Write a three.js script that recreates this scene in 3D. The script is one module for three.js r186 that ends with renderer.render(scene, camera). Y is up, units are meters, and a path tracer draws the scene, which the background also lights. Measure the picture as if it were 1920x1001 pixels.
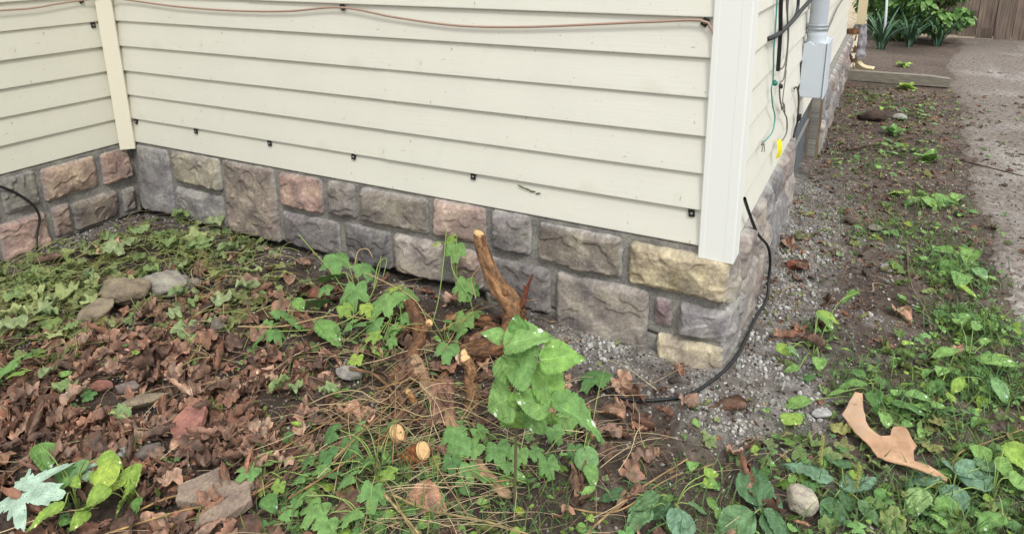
import * as THREE from 'three';
import { mergeGeometries, mergeVertices } from 'three/addons/utils/BufferGeometryUtils.js';
import { RoundedBoxGeometry } from 'three/addons/geometries/RoundedBoxGeometry.js';

// ---------------------------------------------------------------- camera, sky, sun, exposure
const scene = new THREE.Scene();
const camera = new THREE.PerspectiveCamera(58.862, 1920 / 1482.2, 0.02, 600);
camera.position.set(0.3674, 0.9931, 2.2111);
camera.rotation.set(-0.2735, 0.4909, -0.0128, 'YXZ');
camera.setViewOffset(1920, 1482.2, 0, 481.2, 1920, 1001);      // the photograph is the lower part of a taller frame

const SKY_W = 128, SKY_H = 64, skyData = new Float32Array(SKY_W * SKY_H * 4);
for (let j = 0; j < SKY_H; j++) for (let i = 0; i < SKY_W; i++) {   // an even overcast: three times as bright overhead as at the horizon
  const el = ((j + 0.5) / SKY_H - 0.5) * Math.PI, s = Math.sin(el);
  const l = s > 0 ? 1.95 * (0.42 + 0.58 * s) : 0.25, k = (j * SKY_W + i) * 4;
  skyData[k] = l * 0.985; skyData[k + 1] = l; skyData[k + 2] = l * 1.02; skyData[k + 3] = 1;
}
const sky = new THREE.DataTexture(skyData, SKY_W, SKY_H, THREE.RGBAFormat, THREE.FloatType);
sky.mapping = THREE.EquirectangularReflectionMapping; sky.magFilter = THREE.LinearFilter; sky.needsUpdate = true;
scene.background = sky; scene.environment = sky;

const sun = new THREE.DirectionalLight(new THREE.Color(1, 0.965, 0.91), 1.5);
sun.position.set(3.2, 6.5, 4.2); sun.target.position.set(-0.8, 0, 0);
sun.castShadow = true; sun.shadow.radius = 22; sun.shadow.mapSize.set(2048, 2048);
Object.assign(sun.shadow.camera, { left: -8, right: 8, top: 8, bottom: -8, near: 0.5, far: 30 });
scene.add(sun, sun.target);

const renderer = new THREE.WebGLRenderer({ antialias: true });
renderer.toneMapping = THREE.LinearToneMapping;
renderer.toneMappingExposure = 1.2;
renderer.shadowMap.enabled = true;

// ---------------------------------------------------------------- random numbers and noise
function rng(seed) { let a = seed >>> 0; return () => { a = (a + 0x6D2B79F5) >>> 0; let t = a; t = Math.imul(t ^ (t >>> 15), t | 1); t ^= t + Math.imul(t ^ (t >>> 7), t | 61); return ((t ^ (t >>> 14)) >>> 0) / 4294967296; }; }
const hash = (x, y, s) => { let h = Math.imul(s ^ 0x5bd1e995, 0x9E3779B1); h = Math.imul(h ^ (h >>> 15) ^ x, 0x85EBCA77); h = Math.imul(h ^ (h >>> 13) ^ y, 0xC2B2AE3D); h ^= h >>> 16; h = Math.imul(h, 0x27D4EB2F); h ^= h >>> 15; return (h >>> 0) / 4294967296; };
const wrap = (v, p) => p ? ((v % p) + p) % p : v;
function noise(x, y, s = 0, p = 0) {             // value-gradient noise about -1..1, repeating every p cells if p is given
  const xi = Math.floor(x), yi = Math.floor(y), fx = x - xi, fy = y - yi;
  const u = fx * fx * fx * (fx * (fx * 6 - 15) + 10), v = fy * fy * fy * (fy * (fy * 6 - 15) + 10);
  const g = (i, j) => { const a = hash(wrap(xi + i, p), wrap(yi + j, p), s) * 6.2832; return Math.cos(a) * (fx - i) + Math.sin(a) * (fy - j); };
  const a = g(0, 0), b = g(1, 0), c = g(0, 1), d = g(1, 1);
  return 1.5 * (a + (b - a) * u + (c - a) * v + (a - b - c + d) * u * v);
}
function fbm(x, y, oct = 4, s = 0, p = 0) { let t = 0, a = 0.5, f = 1; for (let i = 0; i < oct; i++) { t += a * noise(x * f, y * f, s + i * 17, p ? p * f : 0); a *= 0.5; f *= 2; } return t; }
const ss = (a, b, x) => { const t = Math.min(1, Math.max(0, (x - a) / (b - a))); return t * t * (3 - 2 * t); };
const clamp = (x, a = 0, b = 1) => Math.min(b, Math.max(a, x));
const lerp = (a, b, t) => a + (b - a) * t;
const V = (x, y, z) => new THREE.Vector3(x, y, z);
const lin = (r, g, b) => { const c = new THREE.Color().setRGB(r / 255, g / 255, b / 255, THREE.SRGBColorSpace); return [c.r, c.g, c.b]; };
const C = (r, g, b) => new THREE.Color().setRGB(r / 255, g / 255, b / 255, THREE.SRGBColorSpace);

// ---------------------------------------------------------------- names, labels
const taken = new Map();
function numbered(name) { const n = taken.get(name) || 0; taken.set(name, n + 1); return n ? `${name}_${String(n).padStart(3, '0')}` : name; }
function tag(o, name, label, category, group, kind) {
  o.name = numbered(name); o.userData = {};
  if (label) o.userData.label = label; if (category) o.userData.category = category; if (group) o.userData.group = group; if (kind) o.userData.kind = kind;
  scene.add(o); return o;
}
const shade = (o) => { o.castShadow = true; o.receiveShadow = true; return o; };
function mesh(name, geo, mat, parent, label) { const m = shade(new THREE.Mesh(geo, mat)); m.name = name; if (label) m.userData.label = label; if (parent) parent.add(m); return m; }
function thing(name, label, category, pos = [0, 0, 0], group) { const g = new THREE.Group(); g.position.set(...pos); return tag(g, name, label, category, group); }
function single(name, geo, mat, label, category, group) { return tag(shade(new THREE.Mesh(geo, mat)), name, label, category, group); }

// ---------------------------------------------------------------- textures
function tex(n, fn, { srgb = true, rx = 1, ry = 1, h = n } = {}) {
  const d = new Uint8Array(n * h * 4);
  for (let j = 0; j < h; j++) for (let i = 0; i < n; i++) {
    const c = fn((i + 0.5) / n, (j + 0.5) / h), k = (j * n + i) * 4;
    if (typeof c === 'number') { d[k] = d[k + 1] = d[k + 2] = clamp(c) * 255; } else { d[k] = clamp(c[0]) * 255; d[k + 1] = clamp(c[1]) * 255; d[k + 2] = clamp(c[2]) * 255; }
    d[k + 3] = 255;
  }
  const t = new THREE.DataTexture(d, n, h, THREE.RGBAFormat);
  t.wrapS = t.wrapT = THREE.RepeatWrapping; t.magFilter = THREE.LinearFilter; t.minFilter = THREE.LinearMipmapLinearFilter; t.generateMipmaps = true;
  t.colorSpace = srgb ? THREE.SRGBColorSpace : THREE.NoColorSpace; t.repeat.set(rx, ry); t.needsUpdate = true; return t;
}
const std = (o) => new THREE.MeshStandardMaterial({ roughness: 0.9, metalness: 0, side: THREE.DoubleSide, ...o });

// soil: fine grain, speckled with tiny grit
const soilMap = tex(1024, (u, v) => {
  const a = fbm(u * 16, v * 16, 5, 3, 16), b = noise(u * 256, v * 256, 9, 256), c = hash(Math.floor(u * 512), Math.floor(v * 512), 5);
  let g = 0.8 + a * 0.32 + b * 0.16 + (c > 0.985 ? 0.25 : 0);
  return [g, g * 0.985, g * 0.965];
});
const soilBump = tex(1024, (u, v) => 0.5 + fbm(u * 24, v * 24, 5, 31, 24) * 0.55 + noise(u * 200, v * 200, 12, 200) * 0.16, { srgb: false });
const stoneMap = tex(1024, (u, v) => {
  const a = fbm(u * 6, v * 6, 6, 41, 6), b = fbm(u * 40, v * 40, 3, 47, 40), sp = noise(u * 120, v * 120, 53, 120);
  const g = 0.8 + a * 0.22 + b * 0.16 + (sp > 0.55 ? 0.1 : 0) - (sp < -0.62 ? 0.16 : 0);
  return [g, g * (0.99 + a * 0.03), g * (0.985 - a * 0.04)];
});
const stoneBump = tex(1024, (u, v) => { const r = 1 - Math.abs(fbm(u * 10, v * 10, 4, 61, 10)) * 2; return 0.35 + r * 0.28 + fbm(u * 50, v * 50, 3, 67, 50) * 0.3; }, { srgb: false });
const concreteMap = tex(512, (u, v) => { const g = 0.82 + fbm(u * 8, v * 8, 5, 71, 8) * 0.2 + noise(u * 128, v * 128, 73, 128) * 0.1; return [g, g, g * 0.985]; });
const sidingMap = tex(1024, (u, v) => {
  const st = fbm(u * 4, v * 40, 3, 81) * 0, d = fbm(u * 5, v * 5, 5, 83, 5), f = fbm(u * 30, v * 30, 3, 85, 30), sp = noise(u * 90, v * 90, 87, 90);
  const dirt = ss(0.2, 0.55, d) * 0.045 + ss(0.5, 0.75, sp) * ss(0.1, 0.4, f) * 0.2;
  const g = 0.965 - dirt + d * 0.02 + st; return [g, g, g - dirt * 0.25];
});
const sidingBump = tex(1024, (u, v) => 0.5 + noise(u * 6 + fbm(u * 4, v * 4, 2, 3, 4) * 0.6, v * 130, 91, 0) * 0.28 + noise(u * 12, v * 260, 93) * 0.18, { srgb: false });
const barkMap = tex(512, (u, v) => { const g = 0.7 + fbm(u * 10, v * 4, 5, 101, 0) * 0.5 + (noise(u * 60, v * 60, 103) > 0.55 ? 0.22 : 0); return [g, g * 0.93, g * 0.84]; });
const barkBump = tex(512, (u, v) => 0.5 + fbm(u * 16, v * 8, 5, 105) * 0.8, { srgb: false });
const woodMap = tex(512, (u, v) => { const g = 0.75 + noise(u * 40 + fbm(u * 3, v * 2, 3, 7) * 2, v * 2.5, 107) * 0.16 + fbm(u * 60, v * 6, 3, 108) * 0.22 + fbm(u * 3, v * 3, 3, 109) * 0.25; return [g, g * 0.97, g * 0.95]; });

// leaf faces: blade colour, paler veins, dry flecks and splashes of white mortar
const line = (d, w) => 1 - ss(w * 0.4, w, Math.abs(d));
function veinOvate(u, v) { const a = Math.abs(v - 0.5); const f = (u - a * 0.75) * 8; const d = Math.abs(f - Math.round(f)) / 8; return Math.max(line(a, 0.022), line(d, 0.013) * 0.8 * (1 - ss(0.35, 0.5, a))); }
function veinPalm(u, v) {
  const x = u - 0.36, y = v - 0.5, r = Math.hypot(x, y), th = Math.atan2(y, x); let m = 0;
  for (const a of [0, 0.95, -0.95, 1.9, -1.9]) { const dd = Math.abs(Math.sin(th - a)) * r; if (Math.cos(th - a) > 0) { m = Math.max(m, line(dd, 0.014)); const al = r * Math.cos(th - a), f = (al - dd * 0.8) * 14, q = Math.abs(f - Math.round(f)) / 14; if (dd < 0.1) m = Math.max(m, line(q, 0.007) * 0.55); } }
  return m;
}
function splashes(seed, n, big) { const r = rng(seed), l = []; for (let i = 0; i < n; i++) l.push([r(), r(), 0.003 + r() ** 5 * big]); return l; }
function leafTex(base, vein, veinFn, seed, spots, big, edge = 0) {
  const l = splashes(seed, spots, big);
  return tex(256, (u, v) => {
    const a = fbm(u * 5, v * 5, 4, seed), b = noise(u * 40, v * 40, seed + 3), w = veinFn(u, v) * 0.38;
    let c = base.map((q, i) => lerp(q, vein[i], w) * (1 + a * 0.3 + b * 0.1));
    if (edge) { const e = ss(0.25, 0.5, Math.abs(v - 0.5) + a * 0.2) * edge; c = [lerp(c[0], 0.78, e), lerp(c[1], 0.72, e), lerp(c[2], 0.5, e)]; }
    if (b > 0.62 && a > 0.1) c = [0.4, 0.33, 0.2];
    for (const [x, y, r] of l) { const d = Math.hypot(u - x, v - y) * (1 + noise(u * 60, v * 60, seed) * 0.5); if (d < r) c = [0.86, 0.88, 0.85]; }
    return c;
  });
}
const leafBumpO = tex(256, (u, v) => 0.6 - veinOvate(u, v) * 0.4 + fbm(u * 14, v * 14, 3, 5) * 0.3, { srgb: false });
const leafBumpP = tex(256, (u, v) => 0.6 - veinPalm(u, v) * 0.4 + fbm(u * 14, v * 14, 3, 5) * 0.3, { srgb: false });
const TO = leafTex([0.46, 0.59, 0.35], [0.61, 0.73, 0.49], veinOvate, 201, 12, 0.05);
const TO2 = leafTex([0.45, 0.60, 0.33], [0.61, 0.74, 0.48], veinOvate, 233, 9, 0.07);
const TP = leafTex([0.44, 0.57, 0.36], [0.58, 0.71, 0.47], veinPalm, 207, 9, 0.05);
const plantVein = (u, v) => { const f = (v - 0.5) / Math.max(0.08, Math.sin(Math.PI * clamp(u * 0.92 + 0.04))) * 6; return line(Math.abs(f - Math.round(f)) / 6, 0.02) * 0.9; };
const TPl = leafTex([0.42, 0.53, 0.39], [0.55, 0.66, 0.50], plantVein, 211, 22, 0.02);
const TW = leafTex([0.60, 0.66, 0.48], [0.76, 0.79, 0.64], veinPalm, 217, 6, 0.03, 0.4);
const TM = leafTex([0.66, 0.76, 0.68], [0.74, 0.83, 0.75], veinPalm, 219, 3, 0.02);
const TD = tex(256, (u, v) => { const a = fbm(u * 4, v * 4, 5, 221), b = noise(u * 36, v * 36, 223), w = veinPalm(u, v); const g = 1 + a * 0.5 + b * 0.12; const gm = ss(-0.15, 0.35, fbm(u * 3 + 7, v * 3, 3, 227)) * 0.6; return [lerp(0.53, 0.5, gm) * g + w * 0.07, lerp(0.415, 0.45, gm) * g + w * 0.06, lerp(0.35, 0.4, gm) * g + w * 0.05]; });
const lm = (map, col, bump, o = {}) => new THREE.MeshPhysicalMaterial({ map, color: new THREE.Color().setRGB(...col), roughness: 0.62, side: THREE.DoubleSide, bumpMap: bump, bumpScale: 0.003, transmission: 0.22, thickness: 0, specularIntensity: 0.4, ...o });
// tones: 0 mid green, 1 fresh green, 2 yellow green, 3 yellowing, 4 deep green, 5 dusty blue green, 6 pale
const tones = [[0.95, 1.05, 0.9], [1.12, 1.16, 0.95], [1.45, 1.3, 0.75], [1.9, 1.5, 0.8], [0.62, 0.75, 0.65], [1.05, 1.12, 1.35], [1.6, 1.42, 1.7]];
const matO = tones.map((t) => lm(TO, t, leafBumpO)), matP = tones.map((t) => lm(TP, t, leafBumpP)), matPl = tones.map((t) => lm(TPl, t, leafBumpO, { roughness: 0.5 }));
const matMul = [[1.12, 1.16, 1.05], [1.25, 1.24, 1.05], [0.95, 1.06, 0.95]].map((t, i) => lm(i === 1 ? TO2 : TO, t, leafBumpO));
const matW = [[1, 1, 1], [0.75, 0.85, 0.65], [1.15, 1.1, 0.95], [0.8, 0.9, 0.8]].map((t) => lm(TW, t, leafBumpP, { roughness: 0.8 }));
const matMaple = lm(TM, [1, 1, 1], leafBumpP, { roughness: 0.75 });
const matD = [[1, 1, 1], [0.52, 0.5, 0.5], [1.12, 0.98, 0.9], [1.6, 1.65, 1.6], [0.8, 0.76, 0.74]].map((t) => std({ map: TD, color: new THREE.Color().setRGB(...t), bumpMap: leafBumpP, bumpScale: 0.002, roughness: 0.8 }));

// ---------------------------------------------------------------- shapes
function grid(nu, nv, fn, closed = false) {               // fn(u, v) -> [x, y, z, U, V]
  const p = [], t = [], ix = [];
  for (let j = 0; j <= nv; j++) for (let i = 0; i <= nu; i++) { const q = fn(i / nu, j / nv); p.push(q[0], q[1], q[2]); t.push(q[3] ?? i / nu, q[4] ?? j / nv); }
  for (let j = 0; j < nv; j++) for (let i = 0; i < nu; i++) { const a = j * (nu + 1) + i, b = a + 1, c = a + nu + 1, d = c + 1; ix.push(a, b, d, a, d, c); }
  const g = new THREE.BufferGeometry(); g.setAttribute('position', new THREE.Float32BufferAttribute(p, 3)); g.setAttribute('uv', new THREE.Float32BufferAttribute(t, 2)); g.setIndex(ix); g.computeVertexNormals(); return g;
}
function tube(pts, r, seg = 40, rad = 7, r2 = r, uvk = 1) {            // tapered tube through points
  const c = new THREE.CatmullRomCurve3(pts.map((p) => V(...p)), false, 'centripetal'), g = new THREE.TubeGeometry(c, seg, 1, rad, false), pos = g.attributes.position;
  for (let i = 0; i <= seg; i++) { const m = c.getPointAt(i / seg), k = lerp(r, r2, i / seg); for (let j = 0; j <= rad; j++) { const n = i * (rad + 1) + j; pos.setXYZ(n, m.x + (pos.getX(n) - m.x) * k, m.y + (pos.getY(n) - m.y) * k, m.z + (pos.getZ(n) - m.z) * k); } }
  return g;
}
const merge = (l) => mergeGeometries(l.map((g) => { const q = g.index ? g : mergeVertices(g); for (const k of Object.keys(q.attributes)) if (!['position', 'normal', 'uv'].includes(k)) q.deleteAttribute(k); return q; }));
// leaves lie along +x from their base at the origin, face +y, and are one metre long
function ovate(seed, { w = 0.36, fold = 0.2, droop = 0.25, serr = 0.05, ripple = 0.012, base = 0.62, curl = 0, n = 18, m = 10 } = {}) {
  const r = rng(seed), ph = r() * 6, tw = (r() - 0.5) * 0.4;
  return grid(n, m, (t, q) => {
    const s = q * 2 - 1, tt = clamp(t, 0.001, 0.999), hw = w * Math.sin(Math.PI * tt ** base) ** 0.8 * (1 - 0.25 * tt ** 4) * (1 - serr * ((t * n * 0.5) % 1) * 1.6);
    const y = s * hw, a = Math.abs(s);
    let z = a * hw * fold - droop * t * t * 0.6 + Math.sin((t - a * 0.2) * 48 + ph) * ripple * a * 0.7 + noise(t * 3, s * 2, seed) * ripple * 3 + tw * s * hw * t;
    const an = curl * s * 1.6; const yy = curl ? Math.sin(an) / curl / 1.6 * hw : y; z += curl ? (1 - Math.cos(an)) / Math.abs(curl) / 1.6 * hw : 0;
    return [t - droop * 0.15 * t * t, z, yy, t, 0.5 + y / (w * 2.2)];
  });
}
function polarLeaf(seed, { lobes = [[0, 1], [0.95, 0.8], [-0.95, 0.8], [1.9, 0.5], [-1.9, 0.5]], width = 0.42, floor = 0.34, serr = 0.05, teeth = 38, droop = 0.25, crumple = 0.03, curl = 0, curlDir = 0, rings = 5, n = 60, scale = 0.64 } = {}) {
  const ph = rng(seed)() * 6;
  const R = (a) => { let m = floor * (1 - ss(2.4, 3.1, Math.abs(a)) * 0.75); for (const [b, l] of lobes) { const d = Math.abs(a - b); m = Math.max(m, l * Math.exp(-((d / width) ** 2)) ** 0.8); } return m * (1 + serr * (((Math.abs(a) * teeth / 6.283) % 1) - 0.5) * 2); };
  const g = grid(n, rings, (u, k) => {
    const a = (u * 2 - 1) * 3.1, r = R(a) * k * scale, x = r * Math.cos(a), y = r * Math.sin(a);
    let h = -droop * r * r * 1.3 + noise(x * 5 + 3, y * 5, seed) * crumple + (crumple > 0.1 ? Math.abs(noise(x * 3.4 + seed, y * 3.4, seed + 21)) * crumple * 1.6 : 0) + Math.sin(a * 5 + ph) * r * crumple * 1.2;
    let X = x, Y = y;
    if (curl) { const cx = Math.cos(curlDir), cy = Math.sin(curlDir), s = x * cx + y * cy, q = -x * cy + y * cx, an = s * curl, rad = 1 / curl; const S = Math.sin(an) * rad, H = (1 - Math.cos(an)) * rad + noise(q * 4, s * 4, seed + 5) * crumple; X = S * cx - q * cy; Y = S * cy + q * cx; h += H; }
    return [X + 0.36 - (curl ? 0.2 : 0), h, Y, 0.36 + x, 0.5 + y];
  });
  return g;
}
const gO = [1, 2, 3, 4].map((s) => ovate(s * 7, { w: 0.34 + s * 0.012, fold: 0.12 + 0.14 * (s % 3), droop: 0.2 + 0.2 * (s % 2), serr: 0.11, ripple: 0.02, n: 30, m: 12 }));
const gW = [1, 2, 3, 4].map((s) => ovate(s * 9, { w: 0.2 + s * 0.02, base: 0.9, fold: 0.25, droop: 0.4, serr: 0.1, ripple: 0.02 }));
const gL = [1, 2, 3, 4].map((s) => polarLeaf(s * 11, { droop: 0.25 + 0.15 * (s % 3), width: 0.5 + 0.03 * s, floor: 0.5 + 0.03 * s, serr: 0.1, teeth: 26, crumple: 0.03 }));
const gR = [1, 2].map((s) => polarLeaf(s * 13, { lobes: [[0, 0.75]], width: 9, floor: 0.7, serr: 0.02, teeth: 30, droop: 0.15, crumple: 0.03, n: 32, rings: 3 }));
const gPl = [1, 2, 3, 4].map((s) => ovate(s * 17, { w: 0.3 + s * 0.015, base: 0.72, fold: 0.08, droop: 0.28, serr: 0.0, ripple: 0.025, n: 22, m: 12 }));
const gDead = [1, 2, 3, 4, 5, 6, 7, 8].map((s) => polarLeaf(s * 19, { lobes: [[0, 1], [0.8, 0.85], [-0.9, 0.75], [1.8, 0.6], [-1.75, 0.55]], width: 0.5 + 0.08 * (s % 3), floor: 0.5 + 0.1 * (s % 2), serr: 0.07, teeth: 19, droop: 0.05, crumple: 0.13, curl: [2.6, 1.6, 3.6, 2.2, 4.6, 1.3, 3, 1.9][s - 1], curlDir: s * 1.3, rings: 6, n: 44 }));
const gDeadFar = [1, 2, 3, 4, 5, 6].map((s) => polarLeaf(s * 23, { lobes: [[0, 1], [0.8, 0.85], [-0.9, 0.75], [1.8, 0.6], [-1.75, 0.55]], width: 0.5 + 0.12 * (s % 3), floor: 0.45 + 0.12 * (s % 3), serr: 0.06, teeth: 9, droop: 0.05, crumple: 0.15, curl: [3, 1.8, 4.2, 2.4, 5.2, 1.6][s - 1], curlDir: s * 1.7, rings: 3, n: 22 }));
const gMul = [1, 2, 3, 4, 5].map((s) => ovate(s * 41, { w: 0.4, fold: [0.3, 0.12, 0.45, 0.2, 0.35][s - 1], droop: [0.5, 0.25, 0.7, 0.4, 0.15][s - 1], serr: 0.1, ripple: 0.018, base: 0.56, n: 34, m: 14 }));
const gRoll = [1, 2, 3, 4, 5, 6].map((s) => ovate(s * 37, { w: 0.3 + 0.03 * (s % 3), base: 0.7, fold: [0.9, 0.2, 0.6, 0.1, 0.4, 0.8][s - 1], droop: [0.3, -0.4, 0.9, 0.1, -0.7, 0.5][s - 1], serr: 0.12, ripple: 0.05, curl: [0, 1.4, 0.8, -1.6, 1.9, 0][s - 1], n: 16, m: 9 }));
const gWilt = [1, 2, 3, 4].map((s) => polarLeaf(s * 29, { width: 0.6, floor: 0.62, serr: 0.04, teeth: 20, droop: 0.2, crumple: 0.12, curl: [1.5, 2.6, 1, 3.4][s - 1], curlDir: s * 1.1, rings: 4, n: 30 }));
const gMaple = [1, 2, 3].map((s) => polarLeaf(s * 31, { lobes: [[0, 1], [0.28, 0.7], [-0.28, 0.7], [0.9, 0.88], [-0.9, 0.88], [1.25, 0.55], [-1.2, 0.55], [1.9, 0.5], [-1.9, 0.5]], width: 0.25, floor: 0.36, serr: 0.12, teeth: 22, droop: 0.1, crumple: 0.02, rings: 5, n: 110, scale: 0.72 }));
function place(m, x, y, z, yaw, pitch, roll, s) { m.position.set(x, y, z); m.rotation.set(roll, yaw, pitch, 'YZX'); m.scale.setScalar(s); return m; }
function rock(seed, { planes = 9, rough = 0.08, detail = 4, sx = 1, sy = 0.6, sz = 0.8 } = {}) {       // a lump cut by random planes
  const r = rng(seed), g = mergeVertices(new THREE.IcosahedronGeometry(1, detail).deleteAttribute('uv').deleteAttribute('normal')), pos = g.attributes.position, pl = [];
  for (let i = 0; i < planes; i++) pl.push([V(r() - 0.5, r() - 0.5, r() - 0.5).normalize(), 0.55 + r() * 0.3]);
  const uv = [];
  for (let i = 0; i < pos.count; i++) {
    const p = V().fromBufferAttribute(pos, i); let k = 1; for (const [n, d] of pl) { const q = p.dot(n); if (q > 0.01) k = Math.min(k, d / q); }
    k *= 1 + fbm(p.x * 2.5 + seed, p.y * 2.5 + p.z * 1.7, 4, seed) * rough * 2; pos.setXYZ(i, p.x * k * sx, p.y * k * sy, p.z * k * sz); uv.push((p.x * sx + p.y * sy * 0.6) * k * 0.34 + seed * 0.13, (p.z * sz - p.y * sy * 0.7) * k * 0.34);
  }
  g.setAttribute('uv', new THREE.Float32BufferAttribute(uv, 2)); g.computeVertexNormals(); return g;
}

// ---------------------------------------------------------------- the lie of the land
function groundBase(x, z) { return -0.45 + 0.068 * ss(-0.25, -1.0, x) * (1 - 0.35 * ss(0.2, 1.4, z)) * ss(-0.6, -0.1, z); }
function groundY(x, z) {
  let y = groundBase(x, z);
  const near = ss(-4, -2, z) * ss(2.2, 1.2, x);
  y += fbm(x * 3.1, z * 3.1, 3, 301) * 0.016 + (near > 0 ? (fbm(x * 16, z * 16, 3, 303) * 0.012 + Math.max(0, noise(x * 45, z * 45, 305)) * 0.006) * near : 0);
  if (z < 0.3 && z > -0.3 && x < -0.55) y -= 0.045 * ss(0.075, 0.02, z) * ss(-0.7, -1.0, x) * (0.35 + 0.65 * ss(-0.2, 0.3, noise(x * 2.3, 0.5, 307)));      // a shallow trench along the footing
  if (x < -2.9 && z > -0.1) y -= 0.03 * ss(-3.06, -3.11, x);
  const cd = Math.min(Math.hypot(Math.max(0, x + 0.02) , Math.max(0, z - 0.02)), 1);      // spilled mortar heaped against the corner
  if (x > -0.8) y += 0.022 * ss(0.16, 0, cd) * ss(-0.8, -0.4, x) * (z > -2.6 ? 1 : 0.4) * (0.6 + 0.6 * noise(x * 5, z * 5, 309));
  return y;
}

// ---------------------------------------------------------------- the ground: one sheet to the horizon
function axis(a, b, step, far, grow) { const l = []; for (let v = a; v <= b + 1e-6; v += step) l.push(v); let s = step, v = a; const lo = []; while (v > -far) { s *= grow; v -= s; lo.unshift(v); } s = step; v = l[l.length - 1]; while (v < far) { s *= grow; v += s; l.push(v); } return [...lo, ...l]; }
const gxs = axis(-3.15, 1.35, 0.0125, 180, 1.16);
const gzs = (() => { const l = []; let s = 0.03, v = -10.4; while (v > -200) { s *= 1.2; v -= s; l.unshift(v); } for (v = -10.4; v < -2.7; v += 0.035) l.push(v); for (v = -2.7; v < 1.75; v += 0.0125) l.push(v); s = 0.0125; while (v < 180) { s *= 1.16; v += s; l.push(v); } return l; })();
const SOIL = lin(88, 75, 67), SOIL2 = lin(124, 110, 100), DUST = lin(178, 177, 174), MULCH = lin(86, 72, 63), DRIVE = lin(146, 126, 118), SUNLIT_PALE = lin(214, 196, 168);
const mix3 = (a, b, t) => [lerp(a[0], b[0], t), lerp(a[1], b[1], t), lerp(a[2], b[2], t)];
function dustAt(x, z) {                        // how much dry mortar lies on the soil
  const n = fbm(x * 4, z * 4, 4, 321), n2 = noise(x * 22, z * 22, 323);
  let d = 0;
  if (x > -0.75 && z > -0.05) d = Math.max(d, ss(0.42, 0.05, z + n * 0.2) * ss(-0.8, -0.5, x) * ss(0.5, 0.2, x));
  if (x > -0.05) d = Math.max(d, ss(0.46, 0.06, x + n * 0.2) * ss(-3.2, -1.6, z) * ss(0.5, 0.2, z));
  if (x > 0.08 && x < 0.6) d = Math.max(d, 0.55 * ss(0.1, 0.45, n + n2 * 0.2) * ss(-2.2, -1.2, z) * ss(0.55, 0.2, z));
  if (z < 0.32 && z > -0.1 && x < -0.55) d = Math.max(d, 0.5 * ss(0.2, 0.06, z + n * 0.1));
  if (x < -2.75) d = Math.max(d, 0.6 * ss(-2.8, -3.0, x + n * 0.15) * ss(1, 0.6, z));
  return d * (0.35 + 0.65 * ss(-0.3, 0.2, n + n2 * 0.35));
}
{
  const nx = gxs.length, nz = gzs.length, p = new Float32Array(nx * nz * 3), col = new Float32Array(nx * nz * 3), uv = new Float32Array(nx * nz * 2), ix = new Uint32Array((nx - 1) * (nz - 1) * 6);
  for (let j = 0, k = 0; j < nz; j++) for (let i = 0; i < nx; i++, k++) {
    const x = gxs[i], z = gzs[j]; p.set([x, groundY(x, z), z], k * 3); uv.set([x * 1.7, z * 1.7], k * 2);
    const n = fbm(x * 2, z * 2, 4, 331);
    let c = mix3(SOIL, SOIL2, ss(-0.2, 0.45, n + (x > 0 ? 0.15 : -0.12)));
    if (x < -0.8 && z > 0.2) c = mix3(c, MULCH, 0.6);
    c = mix3(c, DUST, dustAt(x, z) * 0.9);
    if (z < -9.95) c = mix3(c, SUNLIT_PALE, ss(-9.95, -10.1, z));  // sunlight beyond the fence painted into the ground as a pale tan
    else if (z < -4) c = mix3(c, SOIL2, 0.5 * ss(-4, -6, z));
    const f = noise(x * 60, z * 60, 333); c = c.map((q) => q * (1 + f * 0.18));
    col.set(c, k * 3);
  }
  for (let j = 0, k = 0; j < nz - 1; j++) for (let i = 0; i < nx - 1; i++) { const a = j * nx + i; ix.set([a, a + nx, a + 1, a + 1, a + nx, a + nx + 1], k); k += 6; }
  const g = new THREE.BufferGeometry(); g.setAttribute('position', new THREE.BufferAttribute(p, 3)); g.setAttribute('color', new THREE.BufferAttribute(col, 3)); g.setAttribute('uv', new THREE.BufferAttribute(uv, 2)); g.setIndex(new THREE.BufferAttribute(ix, 1)); g.computeVertexNormals();
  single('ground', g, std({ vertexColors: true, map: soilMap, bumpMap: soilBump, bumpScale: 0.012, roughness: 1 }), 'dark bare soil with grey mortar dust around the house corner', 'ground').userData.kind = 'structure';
}
function driveEdge(z) { return 0.92 + 0.1 * ss(-3, -7, z) - 0.07 * ss(-1.2, 0.2, z) + 0.25 * ss(-7.6, -9.2, z) + fbm(z * 1.3, 3.3, 4, 341) * 0.16; }
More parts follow.
